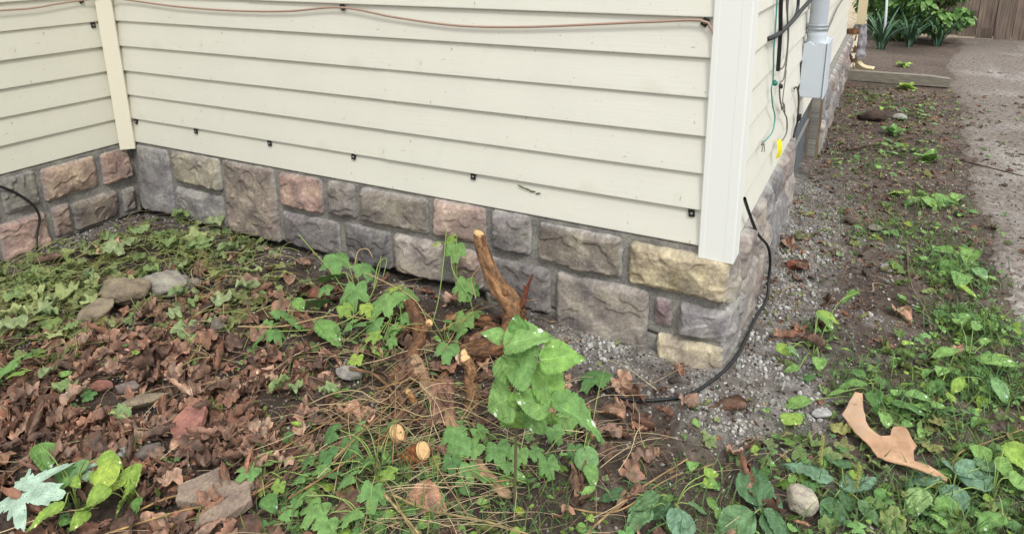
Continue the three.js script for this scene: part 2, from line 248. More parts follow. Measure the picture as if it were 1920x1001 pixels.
{
  const zs = []; for (let z = -9.93; z < 3; z += z < -3 ? 0.04 : 0.022) zs.push(z);
  const nu = 150, g = grid(nu, zs.length - 1, (u, v) => {
    const z = zs[Math.round(v * (zs.length - 1))], e = driveEdge(z), x = e + (u ** 1.7) * (5.2 - e);
    const y = -0.44 + fbm(x * 2.2, z * 2.2, 3, 343) * 0.012 + noise(x * 20, z * 20, 345) * 0.0025 - 0.02 * ss(0.1, 0, x - e);
    return [x, Math.max(y, -0.47), z, x * 2, z * 2];
  });
  const pos = g.attributes.position, col = [];
  const A = lin(178, 175, 171), B = lin(142, 133, 126), D = lin(204, 200, 196);
  for (let i = 0; i < pos.count; i++) {
    const x = pos.getX(i), z = pos.getZ(i), n = fbm(x * 1.6, z * 1.1, 4, 347), e = x - driveEdge(z);
    let c = mix3(A, B, ss(-0.25, 0.25, n + ss(-2, -5, z) * 0.25)); c = mix3(c, SOIL2, 0.7 * ss(0.3, -0.05, e + n * 0.2 + noise(x * 12, z * 12, 348) * 0.08));
    c = mix3(c, D, 0.75 * Math.exp(-(((x - 1.0) / 0.22) ** 2) - ((z + 0.95) / 0.42) ** 2) * ss(-0.5, 0.2, noise(x * 14, z * 14, 349)));
    const f = noise(x * 30, z * 30, 351); const cr = ss(0.035, 0.0, Math.abs(fbm(x * 1.1 + 4, z * 0.9, 3, 353))) * 0.25 * ss(-0.2, 0.3, noise(x * 0.7, z * 0.7, 355)); col.push(...c.map((q) => q * (1 + f * 0.14 - cr)));
  }
  g.setAttribute('color', new THREE.Float32BufferAttribute(col, 3));
  single('driveway', g, std({ vertexColors: true, map: soilMap, bumpMap: soilBump, bumpScale: 0.006, roughness: 0.95 }), 'worn grey brown driveway running back to the wooden fence', 'driveway').userData.kind = 'structure';
}

// ---------------------------------------------------------------- the house
const house = thing('house', 'cream vinyl sided house corner on a grey and tan stone foundation', 'house');
const COURSE = 0.127, WING = -3.13;
const mSide = std({ color: new THREE.Color().setRGB(0.77, 0.758, 0.665), map: sidingMap, bumpMap: sidingBump, bumpScale: 0.0004, roughness: 0.55 });
const mSideWing = std({ color: new THREE.Color().setRGB(0.70, 0.685, 0.575), map: sidingMap, bumpMap: sidingBump, bumpScale: 0.0004, roughness: 0.6 });
const mTrim = std({ color: new THREE.Color().setRGB(0.78, 0.79, 0.75), roughness: 0.5 });
const mInner = std({ color: new THREE.Color().setRGB(0.74, 0.70, 0.56), roughness: 0.5 });
const mMortar = std({ map: stoneMap, color: new THREE.Color().setRGB(0.36, 0.352, 0.318), bumpMap: stoneBump, bumpScale: 0.005, roughness: 1 });
const mDark = std({ color: 0x15130f, roughness: 1 }), mWall = std({ color: 0xcfcdbd, roughness: 0.8 });
function boxAt(x0, x1, y0, y1, z0, z1) { const g = new THREE.BoxGeometry(x1 - x0, y1 - y0, z1 - z0); g.translate((x0 + x1) / 2, (y0 + y1) / 2, (z0 + z1) / 2); return g; }
mesh('wall_core', merge([boxAt(-9, -0.03, 0.004, 3.2, -6.37, -0.03), boxAt(-9, WING - 0.03, 0.004, 3.2, -0.03, 3.6)]), mWall, house);
mesh('dark_void_backing', merge([boxAt(-9, -0.16, -0.9, 0.002, -6.3, -0.16), boxAt(-9, WING - 0.16, -0.9, 0.002, -0.16, 3.6)]), mDark, house);  // near-black backing: shade of the void under the stones put into its colour
mesh('roof', merge([boxAt(-9.2, 0.3, 3.202, 3.3, -6.7, 0.3), boxAt(-9.2, WING + 0.3, 3.202, 3.3, 0.3, 3.9)]), std({ color: 0x77736a, roughness: 0.9 }), house);

function board(u0, u1, k, seed, off = 0) {       // one lapped course: butt edge at the bottom stands proud, top tucks under the next
  const y0 = k * COURSE, n = Math.max(4, Math.ceil((u1 - u0) / 0.12));
  const prof = [[-0.0005, -0.0135], [-0.0005, -0.0035], [0.0004, -0.0012], [0.0022, -0.0002], [0.0055, -0.0002], [0.03, -0.0026], [0.06, -0.0058], [0.09, -0.009], [COURSE - 0.0012, -0.0128]];
  return grid(n, prof.length - 1, (u, v) => {
    const q = prof[Math.round(v * (prof.length - 1))], x = lerp(u0, u1, u), w = fbm(x * 1.1, k * 3.7, 2, seed) * 0.0022, wy = noise(x * 0.7, k * 1.9, seed + 9) * 0.0012;
    return [x, y0 + q[0] + wy, q[1] + w + off, x * 0.8 + seed * 0.37 + k * 0.61, (y0 + q[0]) * 0.8 + k * 0.23];
  });
}
function siding(pos, rot, u0, u1, courses, mat, seed, label, seams = {}) {
  const s = mesh('siding', boxAt(u0, u1, 0.004, courses * COURSE, -0.028, -0.0145), mWall, house, label); s.position.set(...pos); s.rotation.y = rot;
  for (let k = 0; k < courses; k++) {
    const cut = seams[k];
    if (cut === undefined) mesh('siding_board', board(u0, u1, k, seed), mat, s);
    else { mesh('siding_board', board(u0, cut, k, seed, 0), mat, s); mesh('siding_board', board(cut - 0.02, u1, k, seed, 0.0024), mat, s); }
  }
  return s;
}
const mainSiding = siding([0, 0, 0], 0, WING + 0.035, -0.1, 12, mSide, 401, 'cream siding between the inner corner trim and the corner post', { 1: -1.39, 2: -1.392, 3: -1.388, 6: -2.1, 7: -2.1 });
siding([WING, 0, 0], Math.PI / 2, -3.55, -0.035, 12, mSideWing, 421, 'yellower cream siding on the short wall at the left', { 4: -1.2, 8: -1.5 });
siding([0, 0, 0], Math.PI / 2, 0.088, 6.3, 12, mSide, 441, 'cream siding along the driveway side behind the wires', { 2: 2.4, 5: 3.1, 8: 2.2 });

{ // outside corner post: two faces, softened edges, bottom tucked over the stone
  const h0 = -0.037, h1 = 3.1, s = new THREE.Shape(), o = 0.013, w = 0.104, d = 0.086, e = 0.004;
  s.moveTo(-w, -0.01); s.lineTo(-w, o - 0.003); s.lineTo(-w + 0.003, o); s.lineTo(-w + 0.018, o); s.lineTo(-w + 0.0195, o - 0.0006); s.lineTo(-0.02, o - 0.0006); s.lineTo(-0.018, o); s.lineTo(o - e, o); s.lineTo(o - 0.001, o - 0.001); s.lineTo(o, o - e); s.lineTo(o, -0.015); s.lineTo(o - 0.0006, -0.0165); s.lineTo(o - 0.0006, -d + 0.016); s.lineTo(o, -d + 0.0145); s.lineTo(o, -d + 0.003); s.lineTo(o - 0.003, -d); s.lineTo(-0.01, -d); s.lineTo(-0.01, -0.01); s.closePath();
  const g = new THREE.ExtrudeGeometry(s, { depth: h1 - h0, bevelEnabled: false, steps: 12 }); g.rotateX(-Math.PI / 2);
  // shape (x, y) lies in the plan: y towards the camera
  const p = g.attributes.position; for (let i = 0; i < p.count; i++) { const z = -p.getZ(i), y = p.getY(i); p.setXYZ(i, p.getX(i), h0 + y, z); }
  const q = mergeVertices(g.deleteAttribute('normal')); q.computeVertexNormals();
  const f = q.toNonIndexed(); f.computeVertexNormals();
  mesh('corner_post', f, mTrim, house, 'white vinyl corner post ending just above the stone');
}
{ // inside corner trim: a fluted strip set across the corner
  const s = new THREE.Shape(); s.moveTo(-0.036, -0.03); s.lineTo(-0.036, 0.002); s.lineTo(-0.03, 0.006); s.lineTo(-0.004, 0.006); s.lineTo(0, 0.001); s.lineTo(0.004, 0.006); s.lineTo(0.014, 0.006); s.lineTo(0.016, -0.002); s.lineTo(0.02, -0.002); s.lineTo(0.022, 0.008); s.lineTo(0.032, 0.006); s.lineTo(0.036, 0.002); s.lineTo(0.036, -0.03); s.closePath();
  const g = new THREE.ExtrudeGeometry(s, { depth: 3.1, bevelEnabled: false }); g.rotateX(Math.PI / 2); g.rotateX(Math.PI);
  g.computeBoundingBox(); g.translate(0, -0.03 - g.boundingBox.min.y, 0);
  g.computeBoundingBox();
  const t = mesh('corner_trim', g, mInner, house, 'narrow yellowish trim strip in the inner corner'); t.position.set(WING + 0.024, 0, 0.024); t.rotation.y = Math.PI / 4; t.rotation.z = 0;
}

// stones with broken faces
const mStone = std({ vertexColors: true, map: stoneMap, bumpMap: stoneBump, bumpScale: 0.003, roughness: 0.92 });
function stone(u0, u1, v0, v1, col, seed, { thick = 0.02, cell = 0.0048, rough = 1, col2 = null, light = 0.25, back = -0.035 } = {}) {
  const r = rng(seed * 977 + 13), W = u1 - u0, H = v1 - v0, nu = Math.max(6, Math.round(W / cell)), nv = Math.max(6, Math.round(H / cell)), pl = [];
  for (let i = 0; i < 6; i++) { const a = r() * 6.283, sl = 0.06 + r() * 0.26; pl.push([Math.cos(a) * sl, Math.sin(a) * sl, u0 + (0.1 + 0.8 * r()) * W, v0 + (0.1 + 0.8 * r()) * H, r() * 0.01]); }
  const depth = (x, y) => {
    const wx = x + fbm(x * 14, y * 14, 2, seed) * 0.022, wy = y + fbm(x * 14 + 9, y * 14, 2, seed) * 0.022;
    let h = 0.02; for (const [a, b, cx, cy, d] of pl) h = Math.min(h, 0.006 + d + a * (wx - cx) + b * (wy - cy));
    const rg = 1 - Math.abs(fbm(x * 11 + 3, y * 15, 3, seed + 4)) * 2.4, lv = fbm(wx * 5.5, wy * 7, 3, seed + 3) * 3, fl = Math.floor(lv);
    return h * 1.2 + rough * ((fl + ss(0.44, 0.56, lv - fl)) * 0.011 + fbm(x * 9, y * 9, 2, seed + 1) * 0.006 + fbm(x * 34, y * 34, 3, seed + 1) * 0.0028 + Math.max(0, rg) * 0.003 + noise(x * 110, y * 110, seed + 2) * 0.0009);
  };
  const D = []; let lo = 9, hi = -9; for (let j = 0; j <= nv; j++) for (let i = 0; i <= nu; i++) { const h = depth(u0 + W * i / nu, v0 + H * j / nv); D.push(h); lo = Math.min(lo, h); hi = Math.max(hi, h); }
  const amp = Math.min(0.038, (hi - lo) * 0.85) / (hi - lo), C2 = col2 || mix3(col, [0.33, 0.315, 0.29], 0.6);
  const p = [], t = [], c = [], ix = [];
  const edge = (k, s) => (fbm(k * 22, s * 7.3, 3, seed + 6)) * 0.006;
  for (let j = 0, k = 0; j <= nv; j++) for (let i = 0; i <= nu; i++, k++) {
    const x = u0 + W * i / nu, y = v0 + H * j / nv, fx = i / nu * 2 - 1, fy = j / nv * 2 - 1;
    const rc = Math.max(0, Math.abs(fx) * W / 2 + Math.abs(fy) * H / 2 - (W + H) / 2 + Math.min(0.014, 0.1 * Math.min(W, H)));    // knocked-off corners
    const X = x + edge(y, u0 + fx) * Math.abs(fx) ** 3 - Math.sign(fx) * rc * 0.45, Y = y + edge(x, v0 + fy) * Math.abs(fy) ** 3 - Math.sign(fy) * rc * 0.45;
    const ed = Math.min((1 - Math.abs(fx)) * W / 2, (1 - Math.abs(fy)) * H / 2), e1 = ss(-0.003, 0.006, ed + noise(x * 50, y * 50, seed + 8) * 0.003);
    const m0 = fbm(x * 26, y * 26, 2, seed + 31), rel = (D[k] - lo) * amp, z = lerp(-0.006, thick - 0.019 + rel * (0.2 + 0.8 * ss(0.002, 0.02, ed + m0 * 0.012)), e1);
    p.push(X, Y, z); t.push(X * 1.9 + seed * 0.31, Y * 1.9 + seed * 0.17);
    const m = fbm(x * 7, y * 7, 4, seed + 12), m2 = fbm(x * 30, y * 30, 3, seed + 14);
    let q = mix3(col, C2, ss(-0.1, 0.45, m + m2 * 0.4) * 0.75); q = mix3(q, [0.58, 0.57, 0.55], light * 1.9 * ss(0.011, 0.002, ed + m2 * 0.012) + light * 0.8 * ss(0.2, 0.6, m2));
    c.push(...q.map((s) => s * (1 + m2 * 0.2 + fbm(x * 12 + 5, y * 12, 4, seed + 15) * 0.5)));
  }
  const n = nu + 1, quad = (a, b, d, e) => ix.push(a, b, e, a, e, d);
  for (let j = 0; j < nv; j++) for (let i = 0; i < nu; i++) quad(j * n + i, j * n + i + 1, j * n + i + n, j * n + i + n + 1);
  const build = (p, t, c, ix) => { const g = new THREE.BufferGeometry(); g.setAttribute('position', new THREE.Float32BufferAttribute(p, 3)); g.setAttribute('uv', new THREE.Float32BufferAttribute(t, 2)); g.setAttribute('color', new THREE.Float32BufferAttribute(c, 3)); g.setIndex(ix); g.computeVertexNormals(); return g; };
  const front = build(p, t, c, ix), ring = [];
  for (let i = 0; i < nu; i++) ring.push(i); for (let j = 0; j < nv; j++) ring.push(j * n + nu); for (let i = nu; i > 0; i--) ring.push(nv * n + i); for (let j = nv; j >= 0; j--) ring.push(j * n);
  const sp = [], st = [], sc = [], si = [];
  ring.forEach((k, i) => { for (const z of [p[k * 3 + 2], back]) { sp.push(p[k * 3], p[k * 3 + 1], z); st.push(t[k * 2] + z * 1.9, t[k * 2 + 1] + z * 1.9); sc.push(c[k * 3], c[k * 3 + 1], c[k * 3 + 2]); } if (i) si.push(i * 2 - 2, i * 2 - 1, i * 2, i * 2, i * 2 - 1, i * 2 + 1); });
  return mergeGeometries([front, build(sp, st, sc, si)]);
}
function mortar(pos, rot, u0, u1, v0, v1, label, z = -0.0075) {
  const nu = Math.ceil((u1 - u0) / 0.016), nv = Math.ceil((v1 - v0) / 0.016);
  const g = grid(nu + 2, nv + 2, (a, b) => {
    const i = clamp(Math.round(a * (nu + 2)) - 1, 0, nu), j = clamp(Math.round(b * (nv + 2)) - 1, 0, nv), sk = i !== Math.round(a * (nu + 2)) - 1 || j !== Math.round(b * (nv + 2)) - 1;
    const x = lerp(u0, u1, i / nu), y = lerp(v0, v1, j / nv) + (j === 0 ? noise(x * 9, 1, 451) * 0.012 : 0);
    return [x, y, sk ? -0.06 : z + fbm(x * 18, y * 18, 3, 453) * 0.005, x * 2.3, y * 2.3];
  });
  const m = mesh('foundation', g, mMortar, house, label); m.position.set(...pos); m.rotation.y = rot; return m;
}
const found = mortar([0, 0, 0], 0, WING - 0.02, -0.012, -0.375, -0.001, 'stone foundation under the long cream wall');
const foundLow = mortar([0, 0, 0], 0, -0.95, -0.012, -0.5, -0.376, 'lower edge of the stone foundation near the corner');
const S = (n, u0, u1, v0, v1, rgb, o, label) => mesh('stone', stone(u0, u1, v0, v1, lin(...rgb), n, o), mStone, found, label);
S(1, -3.085, -2.832, -0.378, -0.017, [168, 166, 166], { rough: 0.6, col2: lin(161, 154, 150) }, 'tall blue grey stone next to the inner corner');
S(2, -2.794, -2.445, -0.178, -0.012, [190, 183, 165], { rough: 1.3 });
S(3, -2.797, -2.453, -0.384, -0.206, [175, 172, 170], { rough: 0.7 });
S(4, -2.424, -2.078, -0.384, -0.011, [177, 163, 151], { rough: 1.2, col2: lin(138, 131, 122) }, 'large brown grey stone as tall as two courses');
S(5, -2.042, -1.786, -0.184, -0.016, [208, 177, 163], { rough: 0.9, col2: lin(185, 163, 148) }, 'pink stone in the upper course');
S(6, -1.752, -1.594, -0.172, -0.014, [169, 161, 153], { rough: 1.1 });
S(7, -1.558, -1.212, -0.174, -0.016, [176, 167, 154], { rough: 1.6, col2: lin(128, 121, 113), light: 0.35 });
S(8, -2.044, -1.705, -0.376, -0.208, [147, 141, 140], { rough: 1, light: 0.32 });
S(9, -1.672, -1.414, -0.378, -0.2, [128, 124, 124], { rough: 1, light: 0.3 });
S(10, -1.394, -1.148, -0.378, -0.198, [199, 189, 178], { rough: 0.9, col2: lin(170, 154, 141) });
S(11, -1.183, -0.937, -0.168, -0.006, [201, 178, 165], { rough: 0.9, col2: lin(173, 160, 148) }, 'rosy stone in the upper course above the stump');
S(12, -1.102, -0.956, -0.366, -0.203, [183, 161, 151], { rough: 0.9, col2: lin(155, 140, 131) });
S(13, -0.907, -0.739, -0.172, -0.006, [157, 151, 149], { rough: 0.8 });
S(14, -0.922, -0.656, -0.4, -0.209, [147, 141, 139], { rough: 1, light: 0.3 });
S(15, -0.708, -0.374, -0.184, -0.023, [166, 157, 144], { rough: 1.7, col2: lin(121, 113, 106), light: 0.4 });
S(16, -0.629, -0.269, -0.448, -0.207, [183, 174, 162], { rough: 1.1, col2: lin(138, 132, 129), thick: 0.026 }, 'big grey tan stone with slanting ridges behind the sapling');
S(17, -0.345, 0.0, -0.19, -0.03, [216, 202, 172], { rough: 1, col2: lin(215, 203, 155), light: 0.1, thick: 0.026, back: -0.05 }, 'cream stone at the house corner under the post');
S(18, -0.245, -0.184, -0.33, -0.223, [162, 142, 141], { rough: 0.8 }, 'small purple stone near the corner');
S(19, -0.158, 0.0, -0.344, -0.222, [180, 175, 175], { rough: 0.7, back: -0.05 });
S(20, -0.232, 0.0, -0.472, -0.361, [219, 206, 179], { rough: 0.9, col2: lin(215, 213, 169), light: 0.1, thick: 0.026, back: -0.05 }, 'cream stone at the foot of the corner');
const foundWing = mortar([WING, 0, 0], Math.PI / 2, -3.55, 0.02, -0.41, -0.001, 'stone foundation under the short wall at the left');
const WS = (n, u0, u1, v0, v1, rgb, o) => mesh('stone', stone(u0, u1, v0, v1, lin(...rgb), n, o), mStone, foundWing);
WS(31, -0.466, -0.201, -0.192, -0.026, [206, 183, 163], { rough: 1.1, col2: lin(173, 148, 127) });
WS(32, -0.17, -0.012, -0.2, -0.03, [190, 160, 144], { rough: 1 });
WS(33, -0.645, -0.49, -0.192, -0.02, [159, 155, 145], { rough: 1.2 });
WS(34, -0.69, -0.482, -0.42, -0.228, [205, 175, 161], { rough: 1.1 });
WS(35, -0.451, -0.366, -0.385, -0.225, [178, 156, 143], { rough: 1 });
WS(36, -0.354, -0.117, -0.385, -0.238, [159, 147, 134], { rough: 1.3, col2: lin(113, 107, 99) });
WS(37, -0.087, -0.018, -0.38, -0.25, [146, 138, 130], { rough: 1 });
{ const r = rng(77), pal = [[150, 128, 116], [118, 116, 118], [140, 132, 122], [112, 106, 108], [148, 122, 114]]; let n = 60; for (const [v0, v1, s] of [[-0.19, -0.022, -0.675], [-0.41, -0.222, -0.72]]) for (let u = s; u > -1.6;) { const w = 0.18 + r() * 0.16; WS(n++, u - w, u, v0, v1, pal[n % 5], { cell: 0.012 }); u -= w + 0.03; } }

// the driveway side: stones as far as a covered window well, the well, then stones that stand further out
const foundSide = mortar([0, 0, 0], Math.PI / 2, 0.012, 1.8, -0.5, -0.001, 'stone foundation along the driveway side');
const foundFar = mortar([0.045, 0, 0], Math.PI / 2, 2.79, 6.3, -0.5, -0.001, 'stone foundation past the window well');
{
  const r = rng(91), pal = [[176, 164, 157], [166, 164, 164], [182, 172, 162], [178, 160, 152], [156, 152, 152], [188, 180, 170], [150, 148, 149]]; let n = 120;
  const run = (par, u0, u1, rows, cell) => { for (const [v0, v1] of rows) for (let u = u0; u < u1 - 0.05;) { let w = 0.14 + r() * 0.22; if (u + w > u1 - 0.12) w = u1 - u; mesh('stone', stone(u, u + w - 0.026, v0, v1, lin(...pal[Math.floor(r() * 7)]), n++, { cell, thick: 0.01 + r() * 0.012, light: 0.35, rough: 0.9, back: -0.04 }), mStone, par); u += w; } };
  mesh('stone', stone(0.008, 0.13, -0.2, -0.032, lin(184, 176, 164), 110, { thick: 0.018, light: 0.3, back: -0.03 }), mStone, foundSide);
  mesh('stone', stone(0.008, 0.2, -0.478, -0.225, lin(172, 168, 166), 111, { thick: 0.018, light: 0.3, back: -0.03 }), mStone, foundSide);
  run(foundSide, 0.155, 1.8, [[-0.2, -0.012]], 0.008); run(foundSide, 0.225, 1.8, [[-0.478, -0.222]], 0.008);
  run(foundFar, 2.8, 6.3, [[-0.2, -0.012], [-0.478, -0.222]], 0.012);
  const well = mesh('window_well', boxAt(-0.159, -0.03, -0.5, -0.001, -2.79, -1.8), std({ color: C(104, 112, 118), map: concreteMap, bumpMap: stoneBump, bumpScale: 0.004 }), house, 'slate grey covered cellar opening between the stones');
  mesh('ledge', boxAt(-0.031, -0.018, -0.19, -0.178, -2.78, -1.805), std({ color: C(160, 160, 156), map: concreteMap }), well);
  mesh('jamb', boxAt(-0.029, 0.055, -0.49, -0.004, -2.83, -2.792), std({ color: C(172, 152, 128), map: stoneMap, bumpMap: stoneBump, bumpScale: 0.006 }), well, 'tan mortar jamb of the opening');
}
// screws, scuffs
mesh('scuff', merge([0, 1, 2, 3].map((i) => place2(rock(600 + i, { detail: 1, sx: 0.026 - i * 0.004, sy: 0.004, sz: 0.0012 }), [-0.775 + i * 0.022, 0.104 - i * 0.005, -0.002 - i * 0.0004], -0.3 + i * 0.15))), std({ color: C(96, 100, 72), roughness: 1 }), mainSiding, 'dark scuff on the lowest board');
function place2(g, p, a) { g.rotateZ(a); g.translate(...p); return g; }

// ---------------------------------------------------------------- things fixed to the walls
const mBlack = std({ color: 0x17181a, roughness: 0.55 }), mSteel = std({ color: 0x9a9a98, metalness: 0.9, roughness: 0.4 });
const mCopper = std({ color: C(164, 136, 120), roughness: 0.6 }), mTeal = std({ color: C(70, 150, 140), roughness: 0.6 }), mGreyWire = std({ color: C(112, 108, 102), roughness: 0.7 }), mBrownWire = std({ color: C(92, 78, 64), roughness: 0.8 });
{ // clips: a bent strap with a raised rim and a screw
  const strap = (() => { const s = new THREE.Shape(); s.moveTo(-0.009, -0.013); s.lineTo(0.009, -0.013); s.lineTo(0.009, 0.006); s.quadraticCurveTo(0.009, 0.012, 0.003, 0.012); s.lineTo(-0.009, 0.012); s.closePath(); const h = new THREE.Path(); h.absarc(0, -0.003, 0.0042, 0, 6.283, true); s.holes.push(h); return new THREE.ExtrudeGeometry(s, { depth: 0.004, bevelEnabled: true, bevelSize: 0.0012, bevelThickness: 0.0012, bevelSegments: 2, curveSegments: 10 }); })();
  const screw = (() => { const g = new THREE.LatheGeometry([[0, 0.0028], [0.0015, 0.0022], [0.0018, 0.0032], [0.0045, 0.0024], [0.0052, 0], [0.0046, -0.003]].map((q) => new THREE.Vector2(...q)), 12); g.rotateX(Math.PI / 2); return g; })();
  const proto = new THREE.Group(); mesh('strap', strap, mBlack, proto); const sc = mesh('screw', screw, mSteel, proto); sc.position.set(0, -0.003, 0.005);
  const put = (x, y, z, ry, label, rz = 0) => { const c = proto.clone(); c.position.set(x, y, z); c.rotation.set(0, ry, rz, 'YXZ'); tag(c, 'cable_clip', label, 'cable clip', 'black screw clips on the siding'); };
  const low = ['nearest the inner corner trim', 'second from the inner corner trim', 'third from the inner corner trim', 'above the small grey stone', 'above the rosy stone', 'beside the corner post'];
  [[-3.053, 0.116], [-2.591, 0.117], [-2.088, 0.117], [-1.59, 0.119], [-0.991, 0.118], [-0.137, 0.115]].forEach(([x, y], i) => put(x, y - 0.002, -0.006, 0, `empty black clip on the lowest siding course, ${low[i]}`, (i % 3 - 1) * 0.12));
  put(-1.585, 0.75, -0.004, 0, 'black clip holding the copper cable midway along the long wall', 0.5);
  put(-0.13, 0.748, -0.004, 0, 'black clip holding the copper cable at its bend by the corner post', -0.5);
  put(WING - 0.005, 0.622, 0.085, Math.PI / 2, 'empty black clip high on the short left wall');
  put(WING - 0.005, 0.745, 0.125, Math.PI / 2, 'black clip holding the copper cable on the short left wall', 0.4);
}
single('copper_cable', tube([[-3.118, 0.73, 1.4], [-3.118, 0.729, 0.494], [-3.118, 0.728, 0.359], [-3.118, 0.737, 0.261], [-3.118, 0.746, 0.13], [-3.1, 0.75, 0.06], [-3.05, 0.752, 0.02], [-2.958, 0.744, 0.008], [-2.588, 0.722, 0.008], [-2.198, 0.715, 0.008], [-1.876, 0.724, 0.008], [-1.582, 0.748, 0.008], [-1.318, 0.719, 0.008], [-1.027, 0.699, 0.008], [-0.762, 0.706, 0.008], [-0.521, 0.724, 0.008], [-0.302, 0.742, 0.008], [-0.129, 0.751, 0.009], [-0.109, 0.737, 0.009], [-0.099, 0.706, 0.009], [-0.096, 0.67, 0.004]], 0.0042, 160, 8), mCopper, 'thin copper brown cable sagging along the top of the siding', 'cable');
const gy = groundY;
single('black_cable', tube([[0.016, 0.16, -0.09], [0.017, 0.115, -0.144], [0.032, -0.05, -0.33], [0.05, -0.23, -0.6], [0.056, -0.3, -0.63], [0.058, -0.37, -0.62], [0.065, gy(0.06, -0.55) + 0.02, -0.56], [0.05, gy(0.05, -0.38) + 0.012, -0.38], [0.045, gy(0.045, -0.2) + 0.014, -0.2], [0.035, gy(0.035, -0.05) + 0.02, -0.05], [0.0, gy(0, 0.08) + 0.016, 0.08], [-0.068, gy(-0.068, 0.2) + 0.012, 0.2], [-0.15, gy(-0.15, 0.28) + 0.01, 0.28], [-0.23, gy(-0.23, 0.31) + 0.01, 0.31], [-0.3, gy(-0.3, 0.305) + 0.008, 0.305], [-0.4, gy(-0.4, 0.29), 0.29], [-0.5, gy(-0.5, 0.3) - 0.03, 0.3]], 0.0058, 150, 9), mBlack, 'black cable curling from the corner siding down around the cream stones', 'cable');
single('black_cable', tube([[-3.11, 0.0, 0.74], [-3.108, -0.049, 0.65], [-3.1, -0.11, 0.585], [-3.09, -0.179, 0.54], [-3.085, -0.24, 0.53], [-3.08, -0.32, 0.56], [-3.05, -0.372, 0.585], [-2.98, gy(-2.98, 0.62) + 0.012, 0.62], [-2.87, gy(-2.87, 0.635) + 0.012, 0.635], [-2.78, gy(-2.78, 0.639) + 0.015, 0.639], [-2.62, gy(-2.62, 0.58) + 0.02, 0.58], [-2.48, gy(-2.48, 0.53) + 0.035, 0.53], [-2.3, gy(-2.3, 0.48) + 0.035, 0.48], [-2.137, gy(-2.137, 0.451) + 0.03, 0.451], [-1.99, gy(-1.99, 0.46) + 0.02, 0.46], [-1.815, gy(-1.815, 0.424) + 0.015, 0.424], [-1.7, gy(-1.7, 0.41), 0.41], [-1.6, gy(-1.6, 0.45) - 0.03, 0.45]], 0.0055, 150, 8), mBlack, 'black cable hanging down the short left wall and across the cut vines', 'cable');

// wires on the driveway side
const wx = (l, dx = 0) => l.map(([y, z]) => [0.012 + dx, y, z]);
{
  const t = thing('teal_wire', 'thin teal ground wire with a round green knot beside the corner post', 'wire');
  mesh('wire', tube(wx([[1.3, -0.42], [0.95, -0.45], [0.782, -0.48], [0.685, -0.5], [0.606, -0.508], [0.53, -0.54], [0.47, -0.56], [0.455, -0.535], [0.41, -0.57], [0.36, -0.626], [0.292, -0.72], [0.252, -0.7], [0.25, -0.56], [0.262, -0.46]]), 0.0028, 90, 6), mTeal, t);
  mesh('frayed_end', merge([tube(wx([[0.262, -0.46], [0.266, -0.43], [0.262, -0.41]]), 0.003, 8, 5), tube(wx([[0.262, -0.43], [0.244, -0.41], [0.236, -0.405]], 0.003), 0.002, 8, 5), tube(wx([[0.262, -0.43], [0.24, -0.45], [0.222, -0.46]], 0.005), 0.0016, 8, 5)]), mGreyWire, t);
  const k = mesh('knot', rock(701, { planes: 4, detail: 2, rough: 0.05, sx: 0.011, sy: 0.012, sz: 0.013 }), std({ color: C(30, 110, 92), roughness: 0.5 }), t); k.position.set(0.02, 0.468, -0.56);
}
single('power_cable', tube(wx([[2.4, -0.45], [1.3, -0.5], [0.777, -0.55], [0.653, -0.615], [0.56, -0.635], [0.5, -0.645]], 0.004), 0.0078, 50, 9), mBlack, 'straight thick black cable hanging by the corner post with a cut end', 'cable');
single('power_cable', tube([[0.16, 1.3, -2.2], [0.11, 0.95, -1.85], [0.06, 0.76, -1.5], [0.03, 0.69, -1.15], [0.02, 0.66, -0.85], [0.016, 0.652, -0.6], [0.012, 0.652, -0.46], [-0.004, 0.648, -0.42]], 0.009, 60, 9), mBlack, 'thick black cable slanting across the side wall into a hole', 'cable');
single('power_cable', tube(wx([[1.6, -0.9], [1.0, -1.0], [0.8, -1.07], [0.7, -1.12], [0.668, -1.02], [0.652, -0.8], [0.645, -0.62]], 0.004), 0.0066, 60, 8), std({ color: C(56, 60, 66), roughness: 0.6 }), 'dark grey cable looping under the slanting black cable', 'cable');
{
  const t = thing('grey_wire', 'twisted grey wires ending in a yellow tag on the side wall', 'wire');
  mesh('wire', tube(wx([[1.2, -0.7], [0.762, -0.749], [0.694, -0.812], [0.62, -0.9], [0.55, -0.92], [0.5, -0.9], [0.485, -0.78], [0.52, -0.66]]), 0.0034, 70, 6), mGreyWire, t);
  mesh('wire', tube(wx([[1.2, -0.74], [0.72, -0.78], [0.6, -0.88], [0.485, -0.9], [0.433, -0.87], [0.427, -0.75], [0.357, -0.8], [0.273, -0.96], [0.19, -1.13], [0.13, -1.17], [0.12, -1.06], [0.145, -0.92], [0.166, -0.855]], 0.003), 0.0034, 90, 6), mGreyWire, t);
  mesh('wire', tube(wx([[0.46, -0.9], [0.4, -0.88], [0.34, -0.87], [0.29, -0.93], [0.3, -0.86], [0.33, -0.83], [0.3, -0.95], [0.26, -0.99]], 0.006), 0.0022, 60, 5), mGreyWire, t);
  const k = mesh('splice', rock(703, { planes: 5, detail: 2, sx: 0.009, sy: 0.011, sz: 0.012 }), mBlack, t); k.position.set(0.02, 0.42, -0.745);
  const g = grid(4, 10, (u, v) => [0.02 + 0.008 * Math.sin(v * 3) + (u - 0.5) * 0.014, 0.172 - v * 0.085, -0.845 - (u - 0.5) * 0.03 - 0.01 * v, u, v]);
  mesh('tag', g, std({ color: C(236, 222, 20), roughness: 0.5 }), t, 'bright yellow tag');
}
